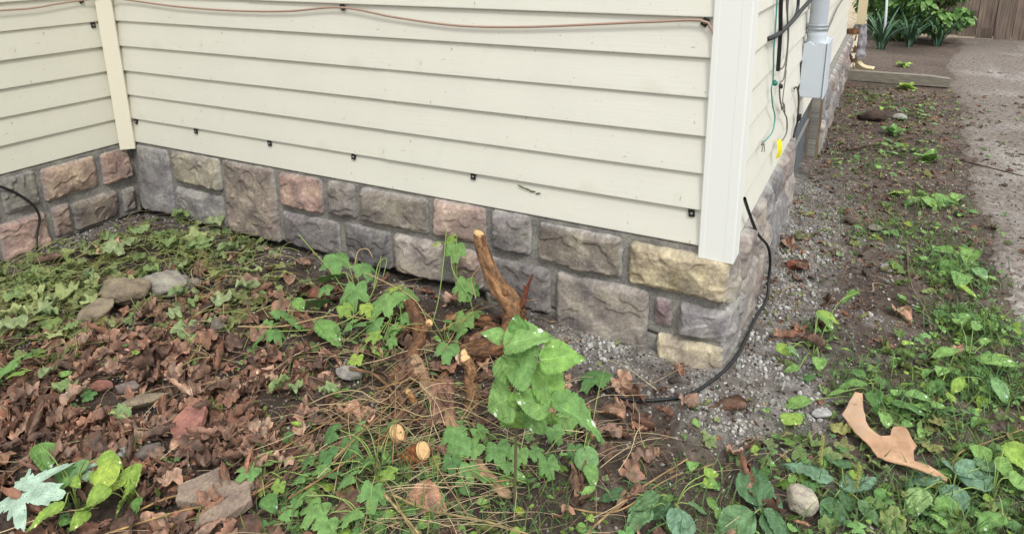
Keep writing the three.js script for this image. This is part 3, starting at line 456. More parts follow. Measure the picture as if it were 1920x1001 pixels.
{
  const t = thing('coax_wire', 'short brown wire with a black connector under the meter box', 'wire');
  mesh('wire', tube(wx([[0.30, -1.34], [0.292, -1.42], [0.25, -1.53], [0.17, -1.62], [0.1, -1.65]]), 0.0045, 30, 6), mBrownWire, t);
  mesh('connector', new RoundedBoxGeometry(0.02, 0.03, 0.05, 2, 0.003).translate(0.018, 0.088, -1.65), mBlack, t);
  mesh('wire', tube(wx([[0.08, -1.65], [0.06, -1.63], [0.04, -1.55], [0.01, -1.52]], 0.002), 0.006, 16, 6), mBlack, t);
}
single('thin_wire', tube(wx([[0.85, -5.4], [0.53, -5.2], [0.49, -4.6], [0.46, -3.85], [0.41, -3.4], [0.371, -3.0], [0.35, -2.6]]), 0.006, 50, 6), mGreyWire, 'thin grey wire crossing the siding beyond the meter box', 'wire');
{ // meter box with its conduit
  const t = thing('meter_box', 'light blue grey electric meter box with conduit on the side wall', 'meter box', [0, 0, -1.72]);
  const mBox = std({ color: C(196, 204, 211), roughness: 0.45 });
  const s = new THREE.Shape(); const pts = [[0.002, 0.2], [0.012, 0.187], [0.1, 0.187], [0.106, 0.195], [0.106, 0.468], [0.075, 0.474], [0.052, 0.458], [0.024, 0.474], [0.002, 0.46]]; pts.forEach((q, i) => i ? s.lineTo(...q) : s.moveTo(...q)); s.closePath();
  const g = new THREE.ExtrudeGeometry(s, { depth: 0.25, bevelEnabled: true, bevelSize: 0.004, bevelThickness: 0.004, bevelSegments: 2 }); g.translate(0, 0, -0.25); mesh('box', g, mBox, t);
  mesh('seam', boxAt(0.1095, 0.1115, 0.19, 0.47, -0.252, 0.001), mDark, t);
  mesh('cover', new RoundedBoxGeometry(0.008, 0.296, 0.272, 2, 0.003).translate(0.1155, 0.329, -0.124), mBox, t, 'front cover edge of the box');
  const hub = new THREE.LatheGeometry([[0.047, 0], [0.047, 0.03], [0.049, 0.034], [0.049, 0.052], [0.046, 0.056], [0.0455, 0.07]].map((q) => new THREE.Vector2(...q)), 24); hub.translate(0.052, 0.466, -0.06); mesh('hub', hub, mBox, t);
  const cpl = new THREE.LatheGeometry([[0.046, 0], [0.054, 0.001], [0.054, 0.01], [0.05, 0.013], [0.05, 0.018], [0.054, 0.021], [0.054, 0.03], [0.046, 0.032]].map((q) => new THREE.Vector2(...q)), 24); cpl.translate(0.052, 0.534, -0.06); mesh('coupling', cpl, std({ color: C(160, 166, 172), roughness: 0.5, metalness: 0.3 }), t);
  mesh('conduit', new THREE.CylinderGeometry(0.0445, 0.0445, 2.6, 24).translate(0.052, 1.84, -0.06), std({ color: C(172, 178, 186), roughness: 0.5 }), t);
  mesh('screw', new THREE.CylinderGeometry(0.004, 0.004, 0.012, 8).rotateX(Math.PI / 2).translate(0.022, 0.55, 0.0), mSteel, t);
}
{ // drain at the far end of the house
  const t = thing('drain_pipe', 'flaking cream cast iron drain pipe at the far end of the house', 'drain pipe', [0.06, 0, -6.2]);
  const flake = tex(256, (u, v) => { const a = fbm(u * 7, v * 9, 4, 711, 0), low = v < 0.3 ? 0.25 : v > 0.86 ? 0.35 : 0; return a + low > 0.12 ? [0.3 + a * 0.2, 0.2 + a * 0.1, 0.12] : [0.86, 0.83, 0.72]; });
  mesh('pipe', new THREE.LatheGeometry([[0.055, -0.36], [0.055, 0], [0.058, 0.005]].map((q) => new THREE.Vector2(...q)), 22), std({ map: flake, roughness: 0.9 }), t);
  mesh('collar', new THREE.LatheGeometry([[0.058, 0], [0.066, 0.003], [0.066, 0.045], [0.055, 0.05], [0.05, 0.048], [0.05, 0]].map((q) => new THREE.Vector2(...q)), 22), std({ color: C(140, 106, 76), map: barkMap, roughness: 0.95 }), t, 'rusty collar');
  mesh('elbow', tube([[-0.06, -0.33, 0.02], [0.0, -0.345, 0.02], [0.03, -0.33, 0.01]], 0.03, 16, 12), std({ color: C(188, 176, 148), map: concreteMap }), t);
}
{
  const t = thing('downspout', 'tan downspout with an elbow kicked out over the concrete beam', 'downspout', [0.12, 0, -6.36]);
  const m = std({ color: C(206, 192, 158), roughness: 0.6 });
  const s = new THREE.Shape(); const w = 0.045, d = 0.035; s.moveTo(-w, -d); for (let i = 0; i <= 8; i++) s.lineTo(-w + i * w / 4, d - (i % 2) * 0.006); s.lineTo(w, -d); s.closePath();
  const g = new THREE.ExtrudeGeometry(s, { depth: 3.2, bevelEnabled: false }); g.rotateX(-Math.PI / 2); g.translate(0, -0.28, 0); mesh('pipe', g, m, t);
  const e = tube([[0, -0.26, 0.0], [0.02, -0.34, 0.03], [0.08, -0.385, 0.05], [0.19, -0.4, 0.07]], 0.042, 36, 4), ep = e.attributes.position; for (let i = 0; i < ep.count; i++) { const k = Math.floor(i / 5) % 3 === 0 ? 0.006 : 0; ep.setY(i, ep.getY(i) + k); ep.setZ(i, ep.getZ(i) + k); } const ef = e.toNonIndexed(); ef.computeVertexNormals(); mesh('elbow', ef, m, t);
}
{ // pale cloth wrapped round the downspout
  const g = grid(20, 34, (u, v) => { const a = (u * 1.5 - 0.3) * Math.PI, r = 0.058 + v * 0.02 + noise(u * 7, v * 5, 721) * 0.03; return [0.125 + noise(v * 3, 2, 723) * 0.02 + Math.cos(a) * r * 0.9, 0.09 - v * 0.37, -6.34 + Math.sin(a) * r, u, v]; });
  single('cloth_wrap', g, std({ color: C(190, 186, 194), map: concreteMap, bumpMap: soilBump, bumpScale: 0.01 }), 'pale grey cloth wrapped round the foot of the tan downspout', 'cloth');
}
{ // concrete beam across the bed
  const g = new THREE.BoxGeometry(0.93, 0.1, 0.09, 60, 8, 10), p = g.attributes.position;
  for (let i = 0; i < p.count; i++) { const x = p.getX(i), y = p.getY(i), z = p.getZ(i), q = ss(0.4, 0.465, Math.abs(x)) * 0.012, n = fbm(x * 9 + 2, (y + z) * 20, 3, 731) * 0.006; p.setXYZ(i, x * (1 - q * 0.2), y * (1 - q * 1.5) + n - (y > 0 ? ss(0.25, 0.46, x) * 0.012 : 0), z * (1 - q) + n); }
  g.computeVertexNormals();
  const b = single('concrete_beam', g, std({ color: C(158, 152, 139), map: concreteMap, bumpMap: stoneBump, bumpScale: 0.004 }), 'low grey concrete beam lying across the planting bed', 'beam'); b.position.set(0.525, -0.392, -5.86); b.rotation.y = -0.03;
}
{ // fence
  const t = thing('board_fence', 'weathered brown upright board fence closing the driveway', 'fence', [0, 0, -9.95]); const r = rng(741);
  const tint = [[150, 136, 125], [162, 148, 137], [140, 127, 117], [156, 140, 129]].map((c) => { const g = std({ color: C(...c), map: woodMap, roughness: 0.95 }); return g; });
  for (let i = 0; i < 17; i++) {
    const x = 0.32 + i * 0.219, bot = x < 1.7 ? -0.40 - 0.03 * ss(1.2, 1.7, x) : -0.437, g = new THREE.BoxGeometry(0.212, 1.9, 0.018, 6, 24, 1), p = g.attributes.position, sd = r() * 9, uv = g.attributes.uv;
    for (let k = 0; k < p.count; k++) { const yy = p.getY(k), xx = p.getX(k); p.setX(k, xx + noise(yy * 2 + sd, i, 743) * 0.004 * Math.sign(xx)); p.setZ(k, p.getZ(k) + xx * xx * (r() > 2 ? 0 : 0.35) + noise(xx * 9, yy * 2, 745) * 0.003); uv.setXY(k, uv.getX(k) * 0.4 + sd, uv.getY(k) * 1.2 + sd); }
    g.computeVertexNormals(); const m = mesh('board', g, tint[Math.floor(r() * 4)], t); m.position.set(x, bot + 0.95, (i % 2) * 0.009); m.rotation.z = (r() - 0.5) * 0.008;
  }
  for (let i = 0; i < 16; i++) mesh('added_backing', boxAt(0.32 + (i + 0.5) * 0.219 - 0.03, 0.32 + (i + 0.5) * 0.219 + 0.03, -0.4, 1.45, -0.021, -0.0125), tint[2], t);  // backing strips added to keep bright sky out of the board gaps
  mesh('rail', boxAt(0.2, 4.0, -0.2, -0.11, -0.065, -0.024), tint[2], t); mesh('rail', boxAt(0.2, 4.0, 1.1, 1.19, -0.065, -0.024), tint[2], t);
  mesh('post', boxAt(0.1, 0.2, -0.5, 1.6, -0.1, 0), tint[0], t); mesh('post', boxAt(4.0, 4.1, -0.5, 1.6, -0.1, 0), tint[0], t);
}

// ---------------------------------------------------------------- planting at the far end
function strap(len, w, arch, seed) { return grid(3, 14, (u, v) => { const s = u * 2 - 1, a = arch * v; const x = Math.sin(a) / Math.max(0.01, arch) * len, y = len * v * Math.cos(a * 0.62), k = w * Math.sin(Math.PI * clamp(v * 0.93 + 0.07)) ** 0.5; return [x * v, y, s * k * 0.5, v, 0.5 + s * 0.4]; }); }
const mStrap = [[0.62, 0.74, 0.9], [0.5, 0.64, 0.7], [0.85, 0.98, 1.1], [0.42, 0.52, 0.5]].map((t) => lm(TPl, t, leafBumpO, { roughness: 0.45 }));
const gStrap = [0.5, 0.9, 1.3, 1.7, 2.1].map((a, i) => strap(0.62 + i * 0.06, 0.03, a, i));
[[0.34, -8.35, 46, 'strap leaved plant at the house end of the far bed'], [0.68, -8.75, 46, 'strap leaved plant in the middle of the far bed'], [1.02, -8.95, 40, 'strap leaved plant at the driveway end of the far bed'], [0.28, -9.3, 30, 'tall strap leaved plant at the back of the far bed']].forEach(([x, z, n, label], i) => {
  const t = thing('strap_leaf_plant', label, 'plant', [x, groundY(x, z) - 0.01, z]), r = rng(800 + i);
  for (let k = 0; k < n; k++) { const m = mesh('leaf', gStrap[Math.floor(r() * 5)], mStrap[Math.floor(r() * 4)], t), a = r() * 6.283; m.position.set(Math.cos(a) * 0.05 * r(), 0, Math.sin(a) * 0.05 * r()); m.rotation.set(0, a, (r() - 0.5) * 0.3, 'YZX'); m.scale.setScalar((i === 3 ? 1.15 : 0.85) * (0.65 + r() * 0.5)); }
});
function bush(name, label, x, z, h, rad, n, seed, size) {
  const t = thing(name, label, 'shrub', [x, groundY(x, z), z]), r = rng(seed), st = [], inst = [0, 1, 4].map((q) => new THREE.InstancedMesh(gO[q % 4], matO[q], Math.ceil(n / 3))), M = new THREE.Matrix4(), E = new THREE.Euler(), Q = new THREE.Quaternion();
  for (let i = 0; i < 9; i++) { const a = r() * 6.283, k = rad * (0.4 + r() * 0.5); st.push(tube([[0, -0.02, 0], [Math.cos(a) * k * 0.4, h * 0.4, Math.sin(a) * k * 0.4], [Math.cos(a) * k, h * (0.7 + r() * 0.25), Math.sin(a) * k]], 0.012, 10, 5, 0.004)); }
  mesh('stem', merge(st), std({ color: C(92, 78, 62), map: barkMap }), t);
  const cl = []; for (let i = 0; i < 16; i++) { const a = r() * 6.283, q = Math.sqrt(r()) * rad; cl.push([Math.cos(a) * q, h * (0.12 + 0.85 * r()), Math.sin(a) * q, rad * (0.22 + r() * 0.25)]); }
  inst.forEach((m, w) => {
    for (let i = 0; i < m.count; i++) { const c = cl[Math.floor(r() * 16)], u = V(r() - 0.5, r() - 0.5, r() - 0.5).normalize().multiplyScalar(c[3] * (0.5 + 0.5 * r())); E.set((r() - 0.5) * 1.2, r() * 6.283, -0.3 - r() * 0.8, 'YZX'); M.compose(V(c[0] + u.x, Math.max(0.03, c[1] + u.y), c[2] + u.z), Q.setFromEuler(E), V(1, 1, 1).multiplyScalar(size * (0.6 + r() * 0.7))); m.setMatrixAt(i, M); }
    m.name = 'foliage'; m.userData.kind = 'stuff'; shade(m); t.add(m);
  });
}
bush('leafy_shrub', 'dense dark green leafy shrub beside the wooden fence', 0.98, -9.35, 1.25, 0.42, 2100, 831, 0.12);
bush('leafy_shrub', 'tall dark shrub behind the strap leaved plants at the house end', 0.45, -9.65, 1.3, 0.5, 1500, 833, 0.1);
single('pale_stake', tube([[0.3, 0.9, -8.95], [0.32, 0.4, -8.85], [0.35, -0.05, -8.7], [0.36, -0.45, -8.65]], 0.016, 12, 10), std({ color: C(196, 206, 212), roughness: 0.5 }), 'pale grey plastic stake standing among the strap leaves', 'stake');

// ---------------------------------------------------------------- loose cover, counted by nobody
const KEEP = [[-2.19, 0.72, 0.09], [-2.2, 0.845, 0.065], [-2.12, 0.59, 0.085], [-2.06, 0.52, 0.04], [-1.74, 1.11, 0.04], [-1.665, 1.07, 0.04], [-1.53, 1.09, 0.055], [-1.56, 1.12, 0.04], [-1.32, 1.1, 0.062], [-1.3, 1.15, 0.04], [-1.05, 1.25, 0.075], [-0.94, 1.28, 0.065], [-1.07, 0.69, 0.045], [0.31, 0.545, 0.05], [0.33, 0.115, 0.03], [0.54, 0.2, 0.07], [0.43, 0.08, 0.045], [0.13, -0.95, 0.05], [-1.7, 0.68, 0.04], [-1.4, 1.27, 0.025], [-1.33, 1.23, 0.03], [-1.55, 0.33, 0.045], [-1.49, 1.535, 0.09], [-1.24, 1.41, 0.07]], clear = (x, z) => KEEP.every(([a, b, r]) => (x - a) ** 2 + (z - b) ** 2 > r * r);
const dummy = new THREE.Object3D();
function inZone(blobs, x, z) { let d = 0; for (const [bx, bz, br, w] of blobs) { const q = ((x - bx) ** 2 + (z - bz) ** 2) / (br * br); if (q < 4) d = Math.max(d, w * Math.exp(-q * 1.1)); } return d; }
function scatter(name, label, category, layers, count, seed, area, dens, fn, layerName = 'layer') {     // layers: [geometry, material]
  const t = new THREE.Group(), r = rng(seed), lists = layers.map(() => []), [x0, x1, z0, z1] = area; let tries = 0, n = 0;
  while (n < count && tries++ < count * 40) {
    const x = lerp(x0, x1, r()), z = lerp(z0, z1, r()); if (r() > dens(x, z)) continue;
    if (x < 0.035 && z < 0.03 && x > -3.1) continue; if (x < WING + 0.02) continue; if (!/rubble|soil|grit|specks/.test(layerName) && !clear(x, z)) continue;
    dummy.position.set(x, groundY(x, z), z); dummy.rotation.set(0, 0, 0, 'YZX'); dummy.scale.setScalar(1);
    const col = fn(r, x, z, dummy); dummy.updateMatrix(); lists[Math.floor(r() * layers.length)].push([dummy.matrix.clone(), col]); n++;
  }
  layers.forEach(([g, m], i) => { if (!lists[i].length) return; const im = new THREE.InstancedMesh(g, m, lists[i].length); lists[i].forEach(([M, c], k) => { im.setMatrixAt(k, M); im.setColorAt(k, c || WHITE); }); im.name = layerName; im.userData.kind = 'stuff'; shade(im); t.add(im); });
  return tag(t, name, label, category, null, 'stuff');
}
const WHITE = new THREE.Color(1, 1, 1), tmp = () => new THREE.Color();
const crumb = [0, 1, 2].map((i) => { const g = rock(860 + i, { planes: 7, detail: 1, rough: 0.12, sx: 1, sy: 0.7, sz: 0.85 }); return g; });
const mCrumb = std({ color: 0xffffff, map: stoneMap, roughness: 1 });
scatter('mortar_rubble', 'grey crumbs of dry mortar strewn along the foot of the stone', 'rubble', crumb.map((g) => [g, mCrumb]), 26000, 871, [-3.1, 0.9, -3.4, 1.1], (x, z) => { const d = dustAt(x, z); return d * d * (0.35 + 0.65 * ss(-0.1, 0.4, noise(x * 9, z * 9, 873))) + 0.012; }, (r, x, z, o) => {
  const s = 0.0016 + 0.0072 * r() ** 4; o.scale.setScalar(s); o.position.y += s * 0.25; o.rotation.set(r() * 6, r() * 6, r() * 6); const v = 120 + r() * 95; return C(v, v * 0.985, v * 0.95);
}, 'rubble');
scatter('mortar_lumps', 'pale lumps of broken mortar by the house corner', 'rubble', crumb.map((g) => [g, mCrumb]), 480, 875, [-0.8, 0.7, -1.6, 0.55], (x, z) => dustAt(x, z) ** 1.5 * ss(-0.1, 0.3, noise(x * 6, z * 6, 877)) , (r, x, z, o) => {
  const s = 0.005 + 0.009 * r() ** 2; o.scale.setScalar(s); o.position.y += s * 0.3; o.rotation.set(r() * 6, r() * 6, r() * 6); const v = 165 + r() * 70; return C(v, v, v * 0.98);
}, 'rubble');
scatter('soil_clods', 'brown crumbs of soil and grit over the bare ground', 'soil', crumb.map((g) => [g, mCrumb]), 34000, 881, [-3.1, 1.0, -5.7, 1.7], (x, z) => 0.25 + 0.75 * ss(-1.5, -0.2, z) , (r, x, z, o) => {
  const s = 0.0014 + 0.0075 * r() ** 5; o.scale.setScalar(s); o.position.y += s * 0.2; o.rotation.set(r() * 6, r() * 6, r() * 6); const k = r(); const v = 62 + r() * 46; return k > 0.95 ? C(190, 184, 176) : k > 0.8 ? C(v * 1.35, v * 1.28, v * 1.2) : C(v, v * 0.83, v * 0.72);
}, 'soil');
scatter('driveway_grit', 'fine grey grit and crumbs loose on the driveway', 'gravel', crumb.map((g) => [g, mCrumb]), 9000, 885, [0.8, 2.4, -8, 1.2], (x, z) => x > driveEdge(z) - 0.02 ? ss(2.6, 0.9, x) * (0.3 + 0.7 * ss(-5, -1, z)) : 0, (r, x, z, o) => {
  const s = 0.0015 + 0.006 * r() ** 4; o.scale.setScalar(s); o.position.y = -0.438 + fbm(x * 2.2, z * 2.2, 3, 343) * 0.012 + s * 0.2; o.rotation.set(r() * 6, r() * 6, r() * 6); const v = 90 + r() * 90; return C(v, v * 0.93, v * 0.88);
}, 'grit');
// brown leaf litter
const brown = [[-1.75, 0.98, 0.4, 1], [-1.85, 1.3, 0.45, 1], [-1.45, 1.22, 0.42, 1], [-1.15, 1.12, 0.32, 1], [-1.12, 1.36, 0.35, 0.9], [-1.6, 0.7, 0.32, 0.25], [-1.25, 0.85, 0.34, 0.7], [-0.85, 0.6, 0.3, 0.25], [-1.9, 0.3, 0.3, 0.06], [-0.25, 0.5, 0.3, 0.1], [-0.9, 0.9, 0.4, 0.22], [-1.9, 0.75, 0.4, 0.4], [-1.5, 1.6, 0.5, 0.9], [-0.3, 0.3, 0.2, 0.08], [0.0, 0.6, 0.4, 0.06], [0.35, -0.6, 0.4, 0.03], [-0.75, 0.25, 0.25, 0.12], [-1.5, 0.3, 0.4, 0.06]];
scatter('leaf_litter', 'deep drift of curled brown dead leaves at the left', 'leaf litter', [...gDeadFar, ...gRoll].flatMap((g, i) => [[g, matD[i % 5]], [g, matD[(i + 2) % 5]]]), 2200, 891, [-3, 0.9, -1.2, 2], (x, z) => inZone(brown, x, z) * (0.3 + 0.7 * ss(-0.25, 0.15, noise(x * 5, z * 5, 899))), (r, x, z, o) => {
  o.rotation.set((r() - 0.5) * 0.95, r() * 6.283, (r() - 0.5) * 0.9); o.scale.setScalar(0.025 + r() ** 1.5 * 0.085); o.position.y += 0.004 + r() * 0.022; const k = r(), v = 0.42 + r() * 0.75; return k > 0.9 ? new THREE.Color(1, 0.95, 0.88) : new THREE.Color(v * 1.02, v * 0.93, v * 0.9);
}, 'dead_leaves');
scatter('leaf_crumbs', 'broken bits of brown leaf over the bare soil', 'leaf litter', [[gDeadFar[0], matD[0]], [gDeadFar[1], matD[1]], [gRoll[0], matD[2]], [gRoll[3], matD[3]], [gWilt[0], matW[0]], [gRoll[1], matW[2]]], 6000, 893, [-3, 1.7, -5.6, 1.7], (x, z) => (x > driveEdge(z) ? 0.009 : 0.05) + inZone(brown, x, z) * 0.5 + 0.12 * ss(-0.1, 0.4, noise(x * 4, z * 4, 895)) + (x > 0 && x < driveEdge(z) && z < -0.4 ? 0.16 : 0), (r, x, z, o) => {
  o.rotation.set((r() - 0.5) * 0.9, r() * 6.283, (r() - 0.5) * 0.9); o.scale.setScalar((0.008 + r() ** 2 * 0.03) * (z < -1 ? 1.4 : 1)); o.position.y += 0.002; if (x > driveEdge(z)) o.position.y = -0.437 + fbm(x * 2.2, z * 2.2, 3, 343) * 0.012; const v = 0.55 + r() * 0.6; return z < -0.8 && r() > 0.35 ? new THREE.Color(v * 0.85, v * 0.95, v) : r() > 0.8 ? new THREE.Color(1, 0.95, 0.85) : new THREE.Color(v, v * 0.93, v * 0.86);
}, 'leaf_crumbs');
scatter('plaster_specks', 'white specks and splinters of plaster dropped over the ground', 'specks', crumb.map((g) => [g, mCrumb]), 4200, 897, [-2.6, 1.0, -5.6, 1.6], (x, z) => 0.25 + 0.75 * ss(0, 0.4, noise(x * 3, z * 3, 898)), (r, x, z, o) => {
  const s = 0.0015 + 0.005 * r() ** 4; o.scale.set(s, s * 0.7, s * (1 + r())); o.position.y += s * 0.3 + (inZone(brown, x, z) > 0.5 ? 0.02 : 0.003); o.rotation.set(r() * 6, r() * 6, r() * 6); const v = 185 + r() * 55; return C(v, v, v * 0.98);
}, 'specks');
// straw and dry vine stems
const gStraw = [0, 1, 2, 3, 4].map((i) => { const r = rng(900 + i); return tube([[-0.5, 0.01, 0], [-0.2, 0.05 + r() * 0.08, (r() - 0.5) * 0.16], [0.2, 0.04 + r() * 0.08, (r() - 0.5) * 0.2], [0.5, 0.0, (r() - 0.5) * 0.2]], 0.006, 9, 4, 0.0035); });
const mStraw = std({ color: C(200, 178, 142), roughness: 0.8 });
const strawZ = [[-0.8, 0.8, 0.28, 1], [-0.6, 0.95, 0.35, 0.9], [-0.85, 1.05, 0.32, 0.7], [-0.2, 0.75, 0.35, 0.35], [0.05, 0.5, 0.22, 0.6], [0.22, 0.38, 0.2, 0.6], [0.25, 0.35, 0.3, 0.2], [-1.15, 0.75, 0.3, 0.25], [-0.55, 0.5, 0.3, 0.5], [-1.5, 1.2, 0.6, 0.12], [-2.2, 0.6, 0.5, 0.12], [0.5, -0.8, 0.5, 0.05], [0.5, 0.3, 0.4, 0.14]];
scatter('dry_straw', 'tangle of dry straw coloured stems round the cut stump', 'straw', gStraw.map((g) => [g, mStraw]), 1300, 905, [-2.9, 0.9, -4, 1.6], (x, z) => inZone(strawZ, x, z) + (z < -1.5 ? 0.03 : 0.01), (r, x, z, o) => {
  const l = (0.05 + r() ** 2 * 0.24) * (x > -0.1 ? 0.45 : 1); o.scale.set(l, l * 0.75, l * 0.8); o.rotation.set(0, r() > 0.5 ? 0.75 + (r() - 0.5) * 0.9 : r() * 6.283, (r() - 0.5) * 0.3); o.position.y += 0.008 + r() * 0.03; const v = 0.35 + r() * 0.8; return new THREE.Color(v, v * (0.97 + r() * 0.06), v * (0.92 + r() * 0.1));
}, 'straw');
const gLoop = [0, 1, 2, 3, 4, 5].map((i) => { const r = rng(940 + i), l = []; let a = r() * 6, x = -0.5, y = 0.02, z = 0; for (let k = 0; k < 7; k++) { l.push([x, y, z]); x += 0.14 + r() * 0.06; z += (r() - 0.5) * 0.13; y = 0.03 + Math.sin((k + 1) / 7 * Math.PI) * (0.12 + r() * 0.28); } l.push([x, -0.02, z]); return tube(l, 0.0042, 22, 5, 0.002); });
const mTwig = [C(140, 112, 84), C(112, 88, 70), C(168, 152, 112)].map((c) => std({ color: c, roughness: 0.85 }));
scatter('vine_tangle', 'tangle of thin dead vine twigs arching around the stump', 'twigs', gLoop.map((g, i) => [g, mTwig[i % 3]]), 85, 907, [-1.3, 0.1, 0.15, 1.3], (x, z) => inZone([[-0.85, 0.6, 0.22, 1], [-0.7, 0.85, 0.28, 1], [-0.95, 0.95, 0.3, 0.6], [-1.15, 0.5, 0.25, 0.5], [-0.5, 0.75, 0.25, 0.6]], x, z), (r, x, z, o) => {
  const l = 0.14 + r() ** 2 * 0.34; o.scale.set(l, l * (0.4 + r() * 0.6), l); o.rotation.set((r() - 0.5) * 0.5, r() > 0.4 ? 0.8 + (r() - 0.5) * 1.2 : r() * 6.283, (r() - 0.5) * 0.35); o.position.y += 0.005; return null;
}, 'twigs');
scatter('short_twigs', 'broken bits of brown twig lying over litter and soil', 'twigs', gStraw.map((g, i) => [g, std({ color: [C(120, 98, 82), C(98, 80, 70), C(150, 132, 112), C(110, 92, 80), C(136, 118, 98)][i], roughness: 0.9 })]), 900, 909, [-2.6, 1.0, -5.6, 1.6], (x, z) => 0.35 + inZone(brown, x, z) * 0.65, (r, x, z, o) => {
  const l = 0.03 + r() ** 2 * 0.14; o.scale.set(l, l * 0.5, l * (0.8 + 5 * r() ** 3)); o.rotation.set(0, r() * 6.283, (r() - 0.5) * 0.4); o.position.y += 0.004 + r() * 0.03 * inZone(brown, x, z); return null;
}, 'twigs');
// wilted cut ivy heap at the back left
const ivy = [[-2.42, 0.72, 0.42, 1], [-2.3, 0.3, 0.26, 1], [-2.0, 0.45, 0.26, 0.6], [-2.6, 0.45, 0.3, 0.7], [-1.85, 0.62, 0.3, 0.5], [-2.75, 0.9, 0.4, 0.9], [-2.3, 1.05, 0.3, 0.4], [-1.78, 0.5, 0.22, 0.5], [-1.7, 0.75, 0.2, 0.3], [-2.55, 0.2, 0.2, 0.35]];
scatter('cut_ivy', 'heap of wilting pale green cut ivy below the inner corner', 'cut ivy', gWilt.map((g, i) => [g, matW[i]]), 800, 911, [-3.05, -1.2, 0, 1.6], (x, z) => inZone(ivy, x, z) * (0.2 + 0.8 * ss(-0.2, 0.2, noise(x * 5.5, z * 5.5, 913))), (r, x, z, o) => {
  o.rotation.set((r() - 0.5) * 1.5, r() * 6.283, (r() - 0.5) * 1.3); o.scale.setScalar(0.03 + r() * 0.055); o.position.y += 0.006 + r() * 0.05 * inZone(ivy, x, z); const v = 0.5 + r() * 0.5; return r() > 0.86 ? new THREE.Color(v * 0.8, v * 0.62, v * 0.5) : new THREE.Color(v * (0.95 + r() * 0.15), v, v * 0.9);
}, 'ivy_leaves');
const mIvyStem = std({ color: C(172, 180, 116), roughness: 0.7 });
scatter('ivy_stems', 'pale green trailing stems through the cut ivy heap', 'cut ivy', gStraw.map((g) => [g, mIvyStem]), 700, 915, [-3.05, -1.2, 0, 1.6], (x, z) => inZone(ivy, x, z), (r, x, z, o) => {
  const l = 0.06 + r() * 0.14; o.scale.set(l, l * 1.2, l); o.rotation.set((r() - 0.5) * 0.6, r() * 6.283, (r() - 0.5) * 0.5); o.position.y += 0.01 + r() * 0.03; const v = 0.5 + r() * 0.6; return new THREE.Color(v, v, v * 0.9);
}, 'ivy_stems');
const clip = [[0.6, 0.1, 0.25, 0.7], [0.72, -0.35, 0.18, 0.7], [0.7, -1.0, 0.16, 0.3], [0.6, -2.0, 0.2, 0.22], [0.5, -2.9, 0.2, 0.14], [0.6, -3.9, 0.25, 0.14], [0.4, -5.0, 0.35, 0.2], [0.35, 0.5, 0.3, 0.4], [-0.7, 1.1, 0.3, 0.3], [0.75, 0.35, 0.2, 0.6], [-1.2, 0.75, 0.3, 0.2], [0.3, -1.4, 0.2, 0.2]];
scatter('weed_clippings', 'matted wilting weed clippings strewn along the bed by the driveway', 'clippings', [...gWilt.map((g, i) => [g, matW[i]]), [gRoll[1], matW[1]], [gRoll[3], matW[0]], [gStraw[0], mIvyStem], [gStraw[2], mIvyStem]], 800, 917, [-1.6, 1.0, -5.7, 1.5], (x, z) => inZone(clip, x, z), (r, x, z, o) => {
  o.rotation.set((r() - 0.5) * 1.1, r() * 6.283, (r() - 0.5) * 1.0); o.scale.setScalar(0.018 + r() ** 1.5 * 0.06); o.position.y += 0.004 + r() * 0.02; const v = 0.45 + r() * 0.5; return r() > 0.75 ? new THREE.Color(v, v * 0.86, v * 0.7) : new THREE.Color(v * 0.92, v, v * 0.8);
}, 'clippings');
// low weeds and grass
const weed = [[0.78, -0.3, 0.16, 1], [0.8, -0.7, 0.16, 0.9], [0.76, -1.2, 0.16, 0.7], [0.72, -2.1, 0.16, 0.25], [0.6, -0.05, 0.2, 0.6], [0.75, 0.2, 0.22, 0.75], [0.42, 0.5, 0.22, 0.45], [0.1, 0.72, 0.22, 0.18], [0.6, 0.45, 0.3, 0.65], [-0.3, 0.9, 0.25, 0.3], [-0.65, 1.05, 0.3, 0.6], [-0.8, 1.15, 0.26, 0.5], [0.45, -0.15, 0.16, 0.5], [0.35, -2.7, 0.2, 0.09], [0.55, -3.2, 0.2, 0.12], [0.65, -4.5, 0.3, 0.1], [-2.0, 1.1, 0.3, 0.2], [0.28, -0.35, 0.1, 0.2], [-1.05, 0.6, 0.2, 0.15], [0.6, -1.6, 0.25, 0.2], [-1.3, 1.45, 0.2, 0.3]];
scatter('low_weeds', 'small green weeds creeping over the soil at the front and along the driveway', 'weeds', [[gO[0], matO[0]], [gO[1], matO[1]], [gL[0], matP[0]], [gW[1], matO[1]], [gO[2], matO[4]], [gO[3], matO[2]], [gL[2], matP[4]]], 1900, 921, [-2.4, 1.1, -5.7, 1.6], (x, z) => inZone(weed, x, z) * ss(0.05, 0.16, Math.hypot(x - 0.52, (z - 0.2) * 0.8)), (r, x, z, o) => {
  o.rotation.set((r() - 0.5) * 0.9, r() * 6.283, -0.5 + r() * 0.9); o.scale.setScalar(z < -2 ? 0.02 + r() * 0.045 : 0.015 + r() ** 2 * 0.04); o.position.y += 0.006 + r() * 0.03; const v = 0.95 + r() * 0.5; return r() > 0.86 ? new THREE.Color(1.2, 1.02, 0.55) : new THREE.Color(v, v, v);
}, 'weeds');
const gBlade = [0, 1, 2, 3].map((i) => grid(2, 6, (u, v) => { const s = u * 2 - 1; return [Math.sin(v * (0.6 + i * 0.4)) * 0.6 * v, v * Math.cos(v * (0.5 + i * 0.2)), s * 0.022 * (1 - v * v), v, 0.5 + s * 0.3]; }));
const mBlade = [[0.9, 1.05, 0.75], [1.1, 1.15, 0.75]].map((t) => lm(TPl, t, leafBumpO));
const grass = weed.map(([a, b, c, d], i) => [a, b, c * 0.85, d * (0.35 + 0.65 * hash(i, 3, 9))]);
